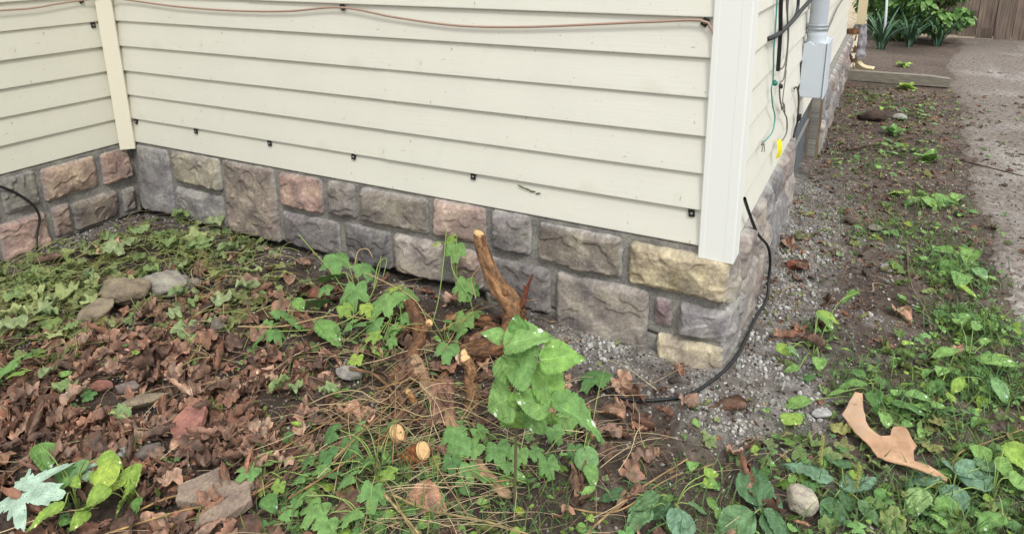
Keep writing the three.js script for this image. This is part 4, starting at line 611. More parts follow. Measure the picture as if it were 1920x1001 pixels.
scatter('grass', 'fine green grass blades among the weeds', 'grass', gBlade.map((g, i) => [g, mBlade[i % 2]]), 5200, 925, [-1.6, 1.1, -4, 1.5], (x, z) => inZone(grass, x, z) * ss(0.05, 0.16, Math.hypot(x - 0.52, (z - 0.2) * 0.8)), (r, x, z, o) => {
  o.rotation.set((r() - 0.5) * 1.2, r() * 6.283, (r() - 0.5) * 1.4); o.scale.setScalar(0.04 + r() * 0.07); const v = 0.85 + r() * 0.6; return r() > 0.75 ? new THREE.Color(1.5, 1.25, 0.85) : new THREE.Color(v, v, v);
}, 'grass_blades');
const HERO = {
vineA:[['l',0,-1.51,-0.25,0.24,0.113],['l',0,-1.45,-0.27,0.34,0.109],['l',0,-1.36,-0.25,0.25,0.089],['l',0,-1.30,-0.28,0.38,0.117],['l',1,-1.15,-0.28,0.38,0.122],['l',0,-1.17,-0.32,0.50,0.088],['l',1,-1.15,-0.35,0.57,0.048],['l',0,-1.19,-0.31,0.54,0.064],['o',0,-1.25,-0.33,0.58,0.121],['l',3,-1.20,-0.30,0.43,0.055],['l',3,-1.17,-0.28,0.29,0.065],['l',2,-1.08,-0.33,0.53,0.056],['l',2,-1.03,-0.34,0.59,0.043],['l',1,-1.02,-0.34,0.52,0.041],['l',1,-1.04,-0.32,0.48,0.067],['l',3,-1.08,-0.36,0.64,0.054],['l',1,-1.11,-0.29,0.31,0.092],['l',0,-1.14,-0.33,0.47,0.077],['l',2,-1.28,-0.31,0.46,0.059],['l',0,-1.44,-0.30,0.38,0.062]],
vineB:[['l',0,-1.42,-0.32,0.45,0.097],['l',0,-1.51,-0.33,0.56,0.076],['o',1,-1.47,-0.32,0.50,0.060],['l',0,-1.42,-0.34,0.57,0.090],['l',0,-1.47,-0.36,0.70,0.072],['l',0,-1.45,-0.36,0.64,0.073],['l',1,-1.51,-0.35,0.62,0.047]],
vineC:[['l',1,-1.01,-0.16,0.11,0.075],['l',2,-1.05,-0.14,0.08,0.059],['l',3,-1.08,-0.14,0.14,0.033],['l',1,-0.93,-0.26,0.18,0.093],['l',0,-0.91,-0.28,0.17,0.073]],
vineD:[['l',1,-1.03,-0.32,0.48,0.064],['l',0,-0.82,-0.34,0.47,0.080],['l',1,-0.84,-0.34,0.37,0.090],['l',1,-0.86,-0.33,0.30,0.077],['l',0,-0.89,-0.34,0.33,0.069],['l',1,-0.85,-0.33,0.24,0.071],['l',0,-1.05,-0.32,0.39,0.058]],
vineE:[['l',0,-0.59,-0.37,0.79,0.077],['l',0,-0.56,-0.38,0.82,0.072],['l',1,-0.54,-0.38,0.74,0.053],['l',0,-0.46,-0.39,0.77,0.075],['l',1,-0.52,-0.38,0.80,0.060],['l',0,-0.37,-0.40,0.72,0.051],['l',0,-0.32,-0.41,0.74,0.059],['l',0,-0.35,-0.39,0.63,0.056],['l',1,-0.34,-0.39,0.56,0.073],['l',0,-0.50,-0.40,0.86,0.058],['l',0,-0.41,-0.40,0.80,0.065],['l',0,-0.44,-0.41,0.86,0.052],['l',4,-0.35,-0.42,0.81,0.052],['l',4,-0.55,-0.39,0.87,0.053],['l',4,-0.28,-0.42,0.64,0.058],['l',1,-0.40,-0.39,0.76,0.054]],
vineF:[['l',4,-0.89,-0.35,0.97,0.060],['l',4,-0.85,-0.36,1.03,0.058],['l',4,-0.82,-0.36,0.98,0.065],['l',0,-0.98,-0.35,1.18,0.056],['l',1,-0.95,-0.35,1.13,0.063],['o',4,-0.86,-0.36,1.23,0.056],['l',2,-0.89,-0.37,1.17,0.036],['l',1,-0.80,-0.36,1.19,0.059],['l',1,-0.75,-0.37,1.18,0.075],['l',0,-0.74,-0.36,1.07,0.065],['l',0,-0.65,-0.36,1.08,0.073],['l',1,-0.66,-0.37,1.15,0.074],['l',1,-0.83,-0.37,1.07,0.046],['l',1,-0.83,-0.34,0.92,0.040],['l',2,-0.66,-0.37,1.00,0.048],['l',1,-0.70,-0.38,1.20,0.060],['l',4,-0.79,-0.37,1.07,0.048],['l',0,-0.86,-0.37,1.12,0.048],['l',4,-0.74,-0.37,0.99,0.049],['l',1,-0.77,-0.36,0.85,0.043],['l',4,-0.88,-0.36,1.07,0.043],['l',4,-0.56,-0.40,1.05,0.049]],
bluish:[['r',5,-0.23,-0.39,0.68,0.068],['o',0,-0.20,-0.40,0.72,0.061],['l',4,-0.35,-0.39,0.30,0.103],['l',4,-0.33,-0.41,0.47,0.066]],
seedling:[['o',2,-1.29,-0.35,1.52,0.085],['o',2,-1.21,-0.34,1.47,0.067],['o',0,-1.35,-0.36,1.45,0.055],['r',3,-1.26,-0.33,1.39,0.068],['o',2,-1.31,-0.34,1.35,0.065],['o',2,-1.22,-0.35,1.35,0.077],['o',2,-1.18,-0.36,1.40,0.080],['o',2,-1.23,-0.35,1.43,0.064],['o',2,-1.33,-0.35,1.43,0.036],['o',0,-1.53,-0.37,1.40,0.085],['r',5,-1.40,-0.37,1.39,0.063],['o',2,-1.21,-0.36,1.49,0.051],['o',4,-1.41,-0.38,1.41,0.062],['o',3,-1.24,-0.36,1.38,0.060],['o',2,-1.31,-0.36,1.39,0.042],['o',0,-1.15,-0.38,1.39,0.048]],
oxalis:[['r',5,-0.54,-0.40,0.98,0.036],['r',5,-0.54,-0.40,0.99,0.031],['r',5,-0.52,-0.40,0.98,0.031],['r',2,-0.60,-0.39,0.88,0.033],['r',2,-0.59,-0.39,0.89,0.024],['r',2,-0.54,-0.40,0.93,0.026]],
leftsprig:[['l',1,-2.03,-0.32,1.22,0.104],['l',2,-1.97,-0.33,1.22,0.069],['l',0,-2.06,-0.34,1.23,0.070]],
plantain1:[['p',4,0.20,-0.40,0.56,0.141],['p',4,0.27,-0.41,0.65,0.093],['p',0,0.18,-0.41,0.70,0.120],['p',5,0.24,-0.42,0.59,0.097],['p',4,0.26,-0.41,0.67,0.079]],
plantain2:[['p',5,0.33,-0.41,0.42,0.123],['p',5,0.44,-0.41,0.41,0.114],['p',4,0.39,-0.42,0.33,0.090],['p',4,0.42,-0.42,0.47,0.064],['p',0,0.47,-0.42,0.49,0.068],['p',4,0.39,-0.42,0.54,0.087]],
plantain3:[['p',5,0.59,-0.42,0.31,0.121],['o',6,0.58,-0.40,0.42,0.082],['p',5,0.72,-0.40,0.25,0.126],['p',5,0.68,-0.40,0.25,0.101],['p',5,0.67,-0.42,0.34,0.098],['p',0,0.75,-0.40,0.19,0.082]],
plantain4:[['p',5,0.06,-0.40,0.77,0.106],['p',0,-0.04,-0.40,0.74,0.091],['p',0,-0.04,-0.41,0.79,0.089],['p',4,-0.13,-0.42,0.74,0.085],['p',4,-0.00,-0.42,0.73,0.069],['p',0,0.08,-0.42,0.68,0.061],['o',2,0.09,-0.39,0.58,0.046],['o',2,0.09,-0.40,0.61,0.037]],
dandelion:[['o',1,0.50,-0.41,0.07,0.097],['o',1,0.53,-0.38,-0.24,0.109],['o',0,0.41,-0.39,-0.03,0.093],['o',1,0.37,-0.40,0.02,0.068],['o',1,0.26,-0.43,0.09,0.092],['o',4,0.47,-0.40,-0.01,0.101],['o',4,0.56,-0.41,-0.01,0.100],['o',0,0.59,-0.40,-0.07,0.091],['o',1,0.62,-0.42,-0.03,0.099],['o',4,0.42,-0.39,-0.10,0.070]],
edgeweed:[['o',1,0.82,-0.39,-0.39,0.126],['o',5,0.82,-0.39,-0.22,0.085],['o',1,0.68,-0.36,-0.32,0.090],['o',1,0.74,-0.39,-0.64,0.092],['o',0,0.79,-0.39,-0.62,0.079],['o',1,0.67,-0.40,-0.27,0.079],['o',2,0.71,-0.40,-0.20,0.076],['o',1,0.81,-0.40,-0.53,0.069],['o',4,0.65,-0.41,-0.18,0.076],['o',0,0.76,-0.40,-0.43,0.074],['o',2,0.85,-0.42,-0.40,0.054]],
cornerweed:[['o',2,0.82,-0.37,0.15,0.088],['o',0,0.74,-0.40,0.41,0.079],['o',1,0.79,-0.39,0.20,0.072],['o',1,0.74,-0.40,0.15,0.069],['o',1,0.82,-0.40,0.23,0.065],['o',0,0.65,-0.42,0.40,0.082]],
clover:[['r',2,0.24,-0.41,0.22,0.042],['r',2,0.26,-0.41,0.21,0.045],['r',1,0.27,-0.42,0.17,0.030]],
pokeweed:[['o',1,0.29,-0.40,-0.43,0.093],['o',1,0.37,-0.31,-0.49,0.073],['o',2,0.30,-0.35,-0.38,0.079],['o',1,0.30,-0.39,-0.11,0.065],['o',5,0.22,-0.39,-0.13,0.074],['o',2,0.18,-0.40,-0.15,0.064],['o',1,0.22,-0.41,-0.06,0.054]],
farweed:[['o',0,0.77,-0.40,-1.06,0.100],['o',1,0.83,-0.41,-1.35,0.112],['o',2,0.78,-0.40,-0.93,0.087],['o',0,0.73,-0.41,-1.18,0.085],['o',5,0.85,-0.41,-1.18,0.083],['o',0,0.73,-0.42,-1.39,0.090]],
farweed2:[['o',0,0.76,-0.41,-2.14,0.119],['o',1,0.69,-0.41,-2.06,0.100],['o',5,0.59,-0.42,-2.02,0.094],['o',1,0.83,-0.41,-2.20,0.101],['o',1,0.64,-0.41,-2.15,0.090],['o',2,0.53,-0.42,-2.18,0.092]],
wilted:[[-2.43,-0.37,0.87,0.127],[-2.43,-0.36,0.80,0.108],[-2.28,-0.36,0.82,0.092],[-2.39,-0.35,0.27,0.139],[-2.26,-0.35,0.25,0.108],[-2.47,-0.35,0.33,0.099],[-2.55,-0.36,0.52,0.109],[-2.49,-0.36,0.68,0.068],[-2.39,-0.36,0.73,0.087],[-2.52,-0.37,0.86,0.094],[-2.16,-0.36,0.67,0.073],[-1.98,-0.36,0.61,0.076],[-1.82,-0.36,0.55,0.093],[-1.77,-0.36,0.49,0.107],[-1.86,-0.35,0.35,0.090],[-2.15,-0.35,0.21,0.098],[-2.25,-0.36,0.64,0.079],[-1.88,-0.36,0.63,0.062],[-1.78,-0.36,0.75,0.106],[-1.85,-0.36,0.74,0.080],[-2.13,-0.37,0.96,0.059],[-2.32,-0.37,1.08,0.097],[-2.17,-0.37,1.03,0.077],[-1.91,-0.37,1.16,0.070],[-1.78,-0.37,1.20,0.084],[-1.54,-0.37,1.19,0.064],[-1.52,-0.37,1.20,0.073],[-1.19,-0.37,0.84,0.075],[-1.06,-0.36,0.81,0.067],[-1.13,-0.37,0.85,0.067],[-2.67,-0.35,0.07,0.098],[-2.74,-0.35,0.08,0.082],[-2.46,-0.35,0.08,0.116],[-2.41,-0.37,0.99,0.102],[-2.62,-0.37,0.91,0.095],[-2.30,-0.37,0.94,0.073],[-2.25,-0.36,0.54,0.081],[-2.60,-0.35,0.42,0.098],[-2.70,-0.35,0.27,0.078],[-2.74,-0.35,0.43,0.085]],
dead:[[-1.72,-0.38,0.91,0.129],[-1.68,-0.38,0.96,0.108],[-1.66,-0.37,0.80,0.095],[-1.59,-0.37,0.79,0.105],[-1.41,-0.38,1.02,0.090],[-1.63,-0.38,0.89,0.109],[-1.54,-0.38,0.98,0.087],[-1.48,-0.38,0.89,0.089],[-1.50,-0.37,0.78,0.093],[-1.30,-0.38,0.85,0.087],[-2.01,-0.38,1.01,0.094],[-1.92,-0.38,1.23,0.103],[-1.69,-0.38,1.26,0.097],[-1.69,-0.39,1.36,0.093],[-1.46,-0.39,1.27,0.076],[-1.41,-0.38,1.14,0.079],[-1.37,-0.38,1.22,0.076],[-1.16,-0.38,1.08,0.077],[-1.07,-0.38,1.02,0.102],[-1.19,-0.38,0.97,0.065],[-1.07,-0.38,0.92,0.081],[-0.97,-0.38,1.09,0.088],[-1.35,-0.39,1.28,0.074],[-1.18,-0.38,1.26,0.086],[-1.14,-0.38,1.20,0.073],[-1.00,-0.38,1.24,0.083],[-0.96,-0.38,1.15,0.086],[-0.99,-0.39,1.29,0.081],[-0.90,-0.39,1.29,0.092],[-1.12,-0.39,1.35,0.081],[-1.00,-0.39,1.37,0.078],[0.12,-0.43,0.17,0.119],[-0.28,-0.43,0.26,0.089],[-0.07,-0.43,0.27,0.078],[-0.21,-0.43,0.41,0.083],[-0.25,-0.43,0.51,0.096],[-0.09,-0.43,0.60,0.089],[0.31,-0.43,-0.29,0.096],[-1.02,-0.36,0.12,0.105],[-1.78,-0.36,0.18,0.084],[-2.79,-0.37,0.61,0.106],[-2.68,-0.36,0.44,0.149],[-2.12,-0.36,0.41,0.101],[-1.78,-0.36,0.40,0.110],[-2.02,-0.37,0.78,0.122],[-1.89,-0.38,0.91,0.095],[-1.69,-0.37,0.67,0.088],[-1.09,-0.37,0.53,0.056],[-0.77,-0.38,0.49,0.072],[-0.74,-0.39,0.63,0.085],[-0.22,-0.43,0.35,0.068],[-0.21,-0.43,0.57,0.078],[-1.11,-0.37,0.68,0.053],[-1.40,-0.38,1.06,0.082],[-1.62,-0.38,1.08,0.075],[-2.00,-0.38,1.11,0.091],[-1.81,-0.38,1.05,0.089],[-1.45,-0.39,1.34,0.074],[-1.55,-0.39,1.43,0.067],[-1.68,-0.39,1.43,0.075],[-1.39,-0.37,0.81,0.079],[-1.27,-0.37,0.76,0.072],[-1.17,-0.37,0.74,0.071],[-1.31,-0.38,0.93,0.068],[-1.32,-0.38,1.02,0.072],[-1.23,-0.38,1.05,0.063],[-1.76,-0.39,1.29,0.087],[-1.82,-0.38,1.15,0.076]],
};
const OUTLINE = {
tan:[[0.415,0.015],[0.435,0.009],[0.440,0.068],[0.451,0.122],[0.465,0.155],[0.491,0.177],[0.518,0.156],[0.524,0.121],[0.553,0.110],[0.568,0.134],[0.583,0.179],[0.575,0.213],[0.576,0.262],[0.610,0.272],[0.652,0.297],[0.650,0.311],[0.594,0.300],[0.556,0.286],[0.517,0.282],[0.485,0.273],[0.468,0.246],[0.446,0.219],[0.423,0.192],[0.404,0.154],[0.387,0.129],[0.404,0.065]],
slab1:[[-1.125,1.284],[-1.079,1.198],[-1.037,1.227],[-0.952,1.200],[-0.994,1.291],[-1.089,1.319]],
slab2:[[-0.980,1.338],[-0.950,1.215],[-0.909,1.244],[-0.937,1.337],[-0.965,1.361]],
red:[[-1.354,1.141],[-1.373,1.072],[-1.351,1.042],[-1.306,1.053],[-1.274,1.089],[-1.272,1.151],[-1.286,1.170]],
slab3:[[-2.244,0.848],[-2.297,0.693],[-2.181,0.662],[-2.107,0.718],[-2.112,0.868],[-2.179,0.908]],
};
const TRAIL = {
vA1:[[-1.578,-0.331,0.693],[-1.431,-0.329,0.619],[-1.320,-0.325,0.490],[-1.181,-0.325,0.447],[-1.021,-0.324,0.437]],
vA2:[[-1.494,-0.359,0.638],[-1.323,-0.337,0.572],[-1.219,-0.306,0.502],[-1.224,-0.284,0.384],[-1.289,-0.252,0.241],[-1.345,-0.232,0.154]],
vA3:[[-1.718,-0.182,0.226],[-1.575,-0.212,0.287],[-1.467,-0.253,0.318],[-1.354,-0.333,0.348]],
vA4:[[-1.425,-0.252,0.256],[-1.232,-0.262,0.281],[-1.054,-0.283,0.323],[-0.964,-0.334,0.370]],
vA5:[[-1.407,-0.252,0.248],[-1.431,-0.212,0.188],[-1.395,-0.202,0.177],[-1.356,-0.222,0.194]],
vA6:[[-1.262,-0.283,0.311],[-1.304,-0.222,0.212],[-1.296,-0.222,0.181],[-1.284,-0.282,0.224]],
vA7:[[-1.421,-0.262,0.284],[-1.308,-0.283,0.380],[-1.250,-0.325,0.448],[-1.213,-0.386,0.519]],
vA8:[[-1.072,-0.356,0.502],[-1.109,-0.314,0.398],[-1.137,-0.283,0.342]],
vC1:[[-1.110,-0.122,0.019],[-1.006,-0.182,0.208],[-0.990,-0.282,0.269],[-0.956,-0.334,0.366]],
vC2:[[-1.033,-0.162,0.111],[-0.969,-0.202,0.194],[-0.890,-0.286,0.212],[-0.860,-0.358,0.229]],
vC3:[[-0.870,-0.287,0.199],[-0.907,-0.225,0.162],[-0.885,-0.186,0.138],[-0.898,-0.185,0.095]],
s1:[[-1.055,-0.341,0.699],[-0.962,-0.341,0.691],[-0.843,-0.349,0.736],[-0.757,-0.357,0.779]],
s2:[[0.578,-0.430,-1.390],[0.590,-0.430,-0.956],[0.638,-0.430,-0.731],[0.651,-0.430,-0.583]],
s3:[[0.228,-0.430,-3.026],[0.389,-0.430,-3.251],[0.645,-0.430,-3.594]],
s4:[[0.900,-0.435,-3.091],[1.067,-0.435,-2.982],[1.223,-0.435,-2.881]],
s5:[[0.892,-0.435,-0.555],[0.887,-0.435,-0.443],[0.853,-0.435,-0.341],[0.885,-0.435,-0.187]],
s6:[[-0.635,-0.365,1.062],[-0.564,-0.372,1.086],[-0.488,-0.379,1.114]],
s7:[[-0.620,-0.376,1.046],[-0.519,-0.386,1.037],[-0.387,-0.396,0.995],[-0.263,-0.400,0.975]],
s8:[[-0.836,-0.360,1.191],[-0.803,-0.360,1.070],[-0.774,-0.359,0.928],[-0.741,-0.360,0.821],[-0.708,-0.362,0.761]],
s9:[[-0.988,-0.352,1.107],[-0.946,-0.349,0.954],[-0.898,-0.347,0.797],[-0.881,-0.345,0.686]],
s10:[[-0.804,-0.358,0.591],[-0.662,-0.376,0.716],[-0.568,-0.388,0.807],[-0.458,-0.400,0.875],[-0.384,-0.405,0.830]],
s11:[[-0.812,-0.339,1.047],[-0.810,-0.335,0.880],[-0.814,-0.331,0.720],[-0.817,-0.327,0.600]],
s12:[[-1.166,-0.366,1.430],[-1.105,-0.365,1.312],[-0.955,-0.365,1.255],[-0.913,-0.365,1.152],[-0.886,-0.364,1.073],[-0.808,-0.368,1.023]],
s13:[[-1.476,-0.375,1.313],[-1.510,-0.376,1.382]],
s14:[[-1.577,-0.376,1.489],[-1.596,-0.376,1.398],[-1.545,-0.376,1.324]],
s15:[[-1.139,-0.356,1.473],[-1.048,-0.356,1.353],[-0.958,-0.355,1.268]],
s16:[[-0.907,-0.335,0.760],[-0.795,-0.340,0.633],[-0.610,-0.361,0.613],[-0.452,-0.379,0.633]],
s17:[[-1.016,-0.285,0.487],[-0.875,-0.289,0.448],[-0.838,-0.290,0.222],[-0.777,-0.296,0.087]],
s18:[[-0.795,-0.298,0.538],[-0.833,-0.291,0.344],[-0.820,-0.292,0.253],[-0.678,-0.309,0.058]],
s19:[[-0.237,-0.420,0.841],[-0.108,-0.420,0.795],[-0.018,-0.420,0.624],[0.084,-0.420,0.503]],
s20:[[-0.144,-0.420,0.889],[-0.089,-0.420,0.725],[0.013,-0.420,0.516]],
s21:[[-0.682,-0.368,0.963],[-0.748,-0.310,0.858],[-0.825,-0.260,0.748]],
s22:[[-0.721,-0.385,0.984],[-0.758,-0.310,0.914],[-0.773,-0.268,0.881]],
s23:[[0.118,-0.420,-0.215],[0.244,-0.420,-0.402],[0.299,-0.420,-0.660],[0.339,-0.420,-1.006]],
s24:[[0.657,-0.410,0.290],[0.690,-0.410,0.159],[0.760,-0.410,0.074],[0.863,-0.410,-0.043]],
};

// ---------------------------------------------------------------- the cut stump
const mBark = std({ color: C(182, 146, 114), map: barkMap, bumpMap: barkBump, bumpScale: 0.006, roughness: 0.85 }), mBarkDark = std({ color: C(146, 112, 86), map: barkMap, bumpMap: barkBump, bumpScale: 0.007, roughness: 0.9 });
const ringTex = tex(256, (u, v) => { const d = Math.hypot(u - 0.5, v - 0.5) * 2, a = fbm(u * 6, v * 6, 3, 941), k = 0.5 + 0.5 * Math.sin((d + a * 0.06) * 60); const g = 0.92 - k * 0.025 + a * 0.1 - (d < 0.08 ? 0.3 : 0) - ss(0.85, 0.98, d) * 0.35; return [g, g * 0.86, g * 0.68]; });
const mBarkOrange = std({ color: C(176, 118, 68), map: barkMap, bumpMap: barkBump, bumpScale: 0.006, roughness: 0.85 }), mCut = std({ color: C(238, 228, 208), map: ringTex, roughness: 0.9 });
function limb(pts, r0, r1, seed, seg = 40, rad = 18) {               // gnarled tapering limb
  const g = tube(pts, 1, seg, rad, 1), c = new THREE.CatmullRomCurve3(pts.map((p) => V(...p)), false, 'centripetal'), p = g.attributes.position, uv = g.attributes.uv;
  for (let i = 0; i <= seg; i++) { const m = c.getPointAt(i / seg); for (let j = 0; j <= rad; j++) { const n = i * (rad + 1) + j, a = (j % rad) / rad * 6.283; const k = lerp(r0, r1, i / seg) * (1 + noise(Math.cos(a) * 1.3 + seed, Math.sin(a) * 1.3 + i / seg * 5, seed) * 0.22 + noise(Math.cos(a) * 3 + i / seg * 14, Math.sin(a) * 3 + seed, seed + 2) * 0.1); p.setXYZ(n, m.x + (p.getX(n) - m.x) * k, m.y + (p.getY(n) - m.y) * k, m.z + (p.getZ(n) - m.z) * k); uv.setXY(n, (j / rad) * 0.8, i / seg * 2.2); } }
  g.computeVertexNormals(); return g;
}
function cutFace(pts, r, parent, dir) {               // pale sawn end at the last point
  const a = V(...pts[pts.length - 2]), b = V(...pts[pts.length - 1]), d = dir ? V(...dir).normalize() : b.clone().sub(a).normalize();
  const g = new THREE.CylinderGeometry(r, r * 1.02, 0.006, 22); g.rotateX(Math.PI / 2);
  const m = mesh('sawn_end', g, mCut, parent, 'pale sawn end'); m.position.copy(b); m.lookAt(b.clone().add(d)); return m;
}
{
  const t = thing('tree_stump', 'sawn brown stump with one crooked limb standing before the stone wall', 'tree stump', [-0.69, -0.42, 0.25]), o = [-0.69, -0.42, 0.25], L = (l) => l.map(([x, y, z]) => [x - o[0], y - o[1], z - o[2]]);
  const up = L([[-0.69, -0.46, 0.25], [-0.682, -0.38, 0.25], [-0.674, -0.3, 0.25], [-0.694, -0.238, 0.25], [-0.749, -0.18, 0.25], [-0.788, -0.1, 0.25], [-0.81, -0.04, 0.25], [-0.816, 0.005, 0.25]]);
  mesh('trunk', limb(up, 0.048, 0.021, 951, 70), mBark, t); cutFace(up, 0.0215, t);
  const low = L([[-0.675, -0.3, 0.255], [-0.67, -0.315, 0.31], [-0.69, -0.335, 0.36], [-0.72, -0.35, 0.41], [-0.765, -0.352, 0.445]]);
  mesh('limb', limb(low, 0.044, 0.02, 952, 40), mBarkDark, t); cutFace(low, 0.0205, t, [0.1, 0.25, 1]);
  const tw1 = L([[-0.67, -0.27, 0.25], [-0.645, -0.225, 0.25], [-0.63, -0.17, 0.252], [-0.607, -0.105, 0.25]]), tw2 = L([[-0.66, -0.26, 0.25], [-0.642, -0.22, 0.252], [-0.637, -0.15, 0.256]]);
  mesh('twig', limb(tw1, 0.014, 0.003, 953, 20, 8), std({ color: C(150, 92, 78), map: barkMap }), t); mesh('twig', limb(tw2, 0.012, 0.003, 954, 20, 8), std({ color: C(160, 112, 84), map: barkMap }), t);
  [[-0.655, -0.315, 0.275, 0.02], [-0.705, -0.19, 0.27, 0.012], [-0.77, -0.13, 0.266, 0.01]].forEach(([x, y, z, s], i) => { const k = mesh('knot', rock(960 + i, { planes: 5, detail: 3, rough: 0.1, sx: s, sy: s, sz: s }), mBarkDark, t); k.position.set(x - o[0], y - o[1], z - o[2]); });
  [[[-0.69, -0.4, 0.27], [-0.76, -0.375, 0.33], [-0.84, -0.385, 0.4], [-0.9, -0.4, 0.46], 0.024, 0.011], [[-0.66, -0.4, 0.28], [-0.62, -0.39, 0.36], [-0.6, -0.4, 0.44], [-0.57, -0.43, 0.52], 0.022, 0.009], [[-0.71, -0.41, 0.24], [-0.78, -0.37, 0.22], [-0.86, -0.36, 0.25], [-0.94, -0.37, 0.3], 0.02, 0.012], [[-0.72, -0.36, 0.38], [-0.78, -0.375, 0.47], [-0.8, -0.395, 0.56], [-0.8, -0.41, 0.64], 0.017, 0.007], [[-0.67, -0.38, 0.33], [-0.7, -0.33, 0.44], [-0.71, -0.3, 0.5], [-0.715, -0.285, 0.53], 0.016, 0.012]].forEach((q, i) => { const l = L(q.slice(0, 4)); mesh(i < 4 ? 'root' : 'limb', limb(l, q[4], q[5], 990 + i, 26, 10), i % 2 ? mBark : mBarkDark, t); if (i > 1 && i !== 3) cutFace(l, q[5] * 1.05, t); });
  const bud = mesh('broken_bark', tube(L([[-0.64, -0.26, 0.26], [-0.632, -0.235, 0.27], [-0.64, -0.3, 0.28]]), 0.012, 12, 7, 0.004), mBarkDark, t); bud.userData.label = 'torn dark bark beside the twigs';
}
function stub(name, label, pts, r0, r1, seed, mat, dir, extra) { const p0 = pts[0], t = thing(name, label, 'tree stub', p0), l = pts.map((q) => q.map((v, i) => v - p0[i])); mesh('stem', limb(l, r0, r1, seed, 30), mat, t); cutFace(l, r1 * 1.03, t, dir); if (extra) extra(t, p0); return t; }
stub('cut_stub', 'short upright sawn stub standing just below the crooked stump', [[-0.646, -0.44, 0.61], [-0.655, -0.4, 0.595], [-0.668, -0.35, 0.575], [-0.675, -0.31, 0.563], [-0.692, -0.282, 0.56]], 0.024, 0.0175, 971, mBark, [-0.25, 0.75, 0.7], (t) => { mesh('twig', limb([[-0.02, 0.09, -0.03], [0.01, 0.115, -0.04], [0.035, 0.12, -0.03]], 0.009, 0.004, 973, 12, 7), mBarkDark, t); });
stub('cut_stub', 'moss topped sawn stub, the upper left of the two fat stubs in the straw', [[-0.775, -0.43, 0.845], [-0.762, -0.4, 0.852], [-0.738, -0.36, 0.865]], 0.036, 0.026, 975, mBarkOrange, [0.45, 0.5, 0.75]);
stub('cut_stub', 'clean pale sawn stub, the lower right of the two fat stubs in the straw', [[-0.7, -0.44, 0.88], [-0.672, -0.405, 0.89], [-0.632, -0.362, 0.888]], 0.036, 0.025, 977, mBarkOrange, [0.62, 0.38, 0.7]);
stub('cut_stub', 'thin pale sawn shoot lying left of the split wood', [[-0.765, -0.41, 0.712], [-0.785, -0.38, 0.712], [-0.811, -0.343, 0.711]], 0.011, 0.0095, 979, std({ color: C(206, 164, 112), map: barkMap }), [-0.3, 0.8, 0.5]);
stub('cut_root', 'mossy brown root limb rising left of the stump with several splits', [[-0.945, -0.42, 0.68], [-0.938, -0.392, 0.61], [-0.93, -0.36, 0.54], [-0.945, -0.335, 0.46], [-0.985, -0.315, 0.41], [-1.06, -0.305, 0.345], [-1.085, -0.295, 0.33]], 0.026, 0.022, 981, mBarkDark, [-0.6, 0.5, -0.4], (t, o) => {
  mesh('limb', limb([[0, 0.09, -0.22], [0.01, 0.12, -0.24], [0.02, 0.136, -0.255]], 0.016, 0.0125, 983, 12, 12), mBark, t); cutFace([[0.01, 0.12, -0.255], [0.022, 0.138, -0.252]], 0.013, t, [0.3, 0.5, 0.9]);
  mesh('root', limb([[-0.0, 0.03, -0.09], [-0.06, 0.01, -0.05], [-0.13, -0.01, -0.0]], 0.018, 0.007, 985, 16, 9), mBarkDark, t); mesh('root', limb([[0.0, 0.05, -0.12], [0.05, 0.03, -0.09], [0.1, 0.0, -0.04]], 0.014, 0.006, 987, 16, 9), mBarkDark, t);
});
{ // split wood lying across the straw
  const m = std({ color: C(196, 166, 132), map: woodMap, roughness: 0.9 });
  const strip = (pts, w, h, seed) => { const c = new THREE.CatmullRomCurve3(pts.map((p) => V(...p))); return grid(8, 60, (u, v) => { const p = c.getPointAt(v), q = c.getTangentAt(v), s = V(-q.z, 0, q.x).normalize(), e = Math.min(1, (1 - Math.abs(v * 2 - 1)) * 9) ** 0.6, a = u * 6.283; const ww = w * e * (1 + noise(v * 6, 1, seed) * 0.3), n = noise(Math.cos(a) * 2, v * 9, seed + 1) * 0.002; return [p.x + s.x * Math.cos(a) * (ww + n), p.y + Math.sin(a) * (h * e + n), p.z + s.z * Math.cos(a) * (ww + n), u * 0.4, v * 1.5]; }); };
  single('split_wood', strip([[-0.91, -0.335, 0.545], [-0.796, -0.362, 0.633], [-0.688, -0.385, 0.7]], 0.022, 0.008, 991), m, 'long grey tan splinter of wood pointing up from the straw beside the stubs', 'wood');
  single('split_wood', strip([[-0.7, -0.38, 0.69], [-0.561, -0.397, 0.785], [-0.466, -0.417, 0.832], [-0.37, -0.434, 0.86]], 0.017, 0.009, 992), m, 'long splintered wood strip running down toward the sapling foot', 'wood');
  single('split_wood', strip([[-0.757, -0.35, 0.6], [-0.71, -0.37, 0.67], [-0.66, -0.385, 0.74]], 0.036, 0.005, 993), std({ color: C(168, 130, 110), map: woodMap }), 'broad curled brown bark slab between the stubs', 'bark');
  single('split_wood', strip([[-0.96, -0.35, 0.28], [-0.88, -0.345, 0.235], [-0.8, -0.355, 0.2]], 0.02, 0.01, 994), std({ color: C(160, 122, 92), map: barkMap }), 'brown stick of wood lying behind the stump by the wall', 'wood');
}

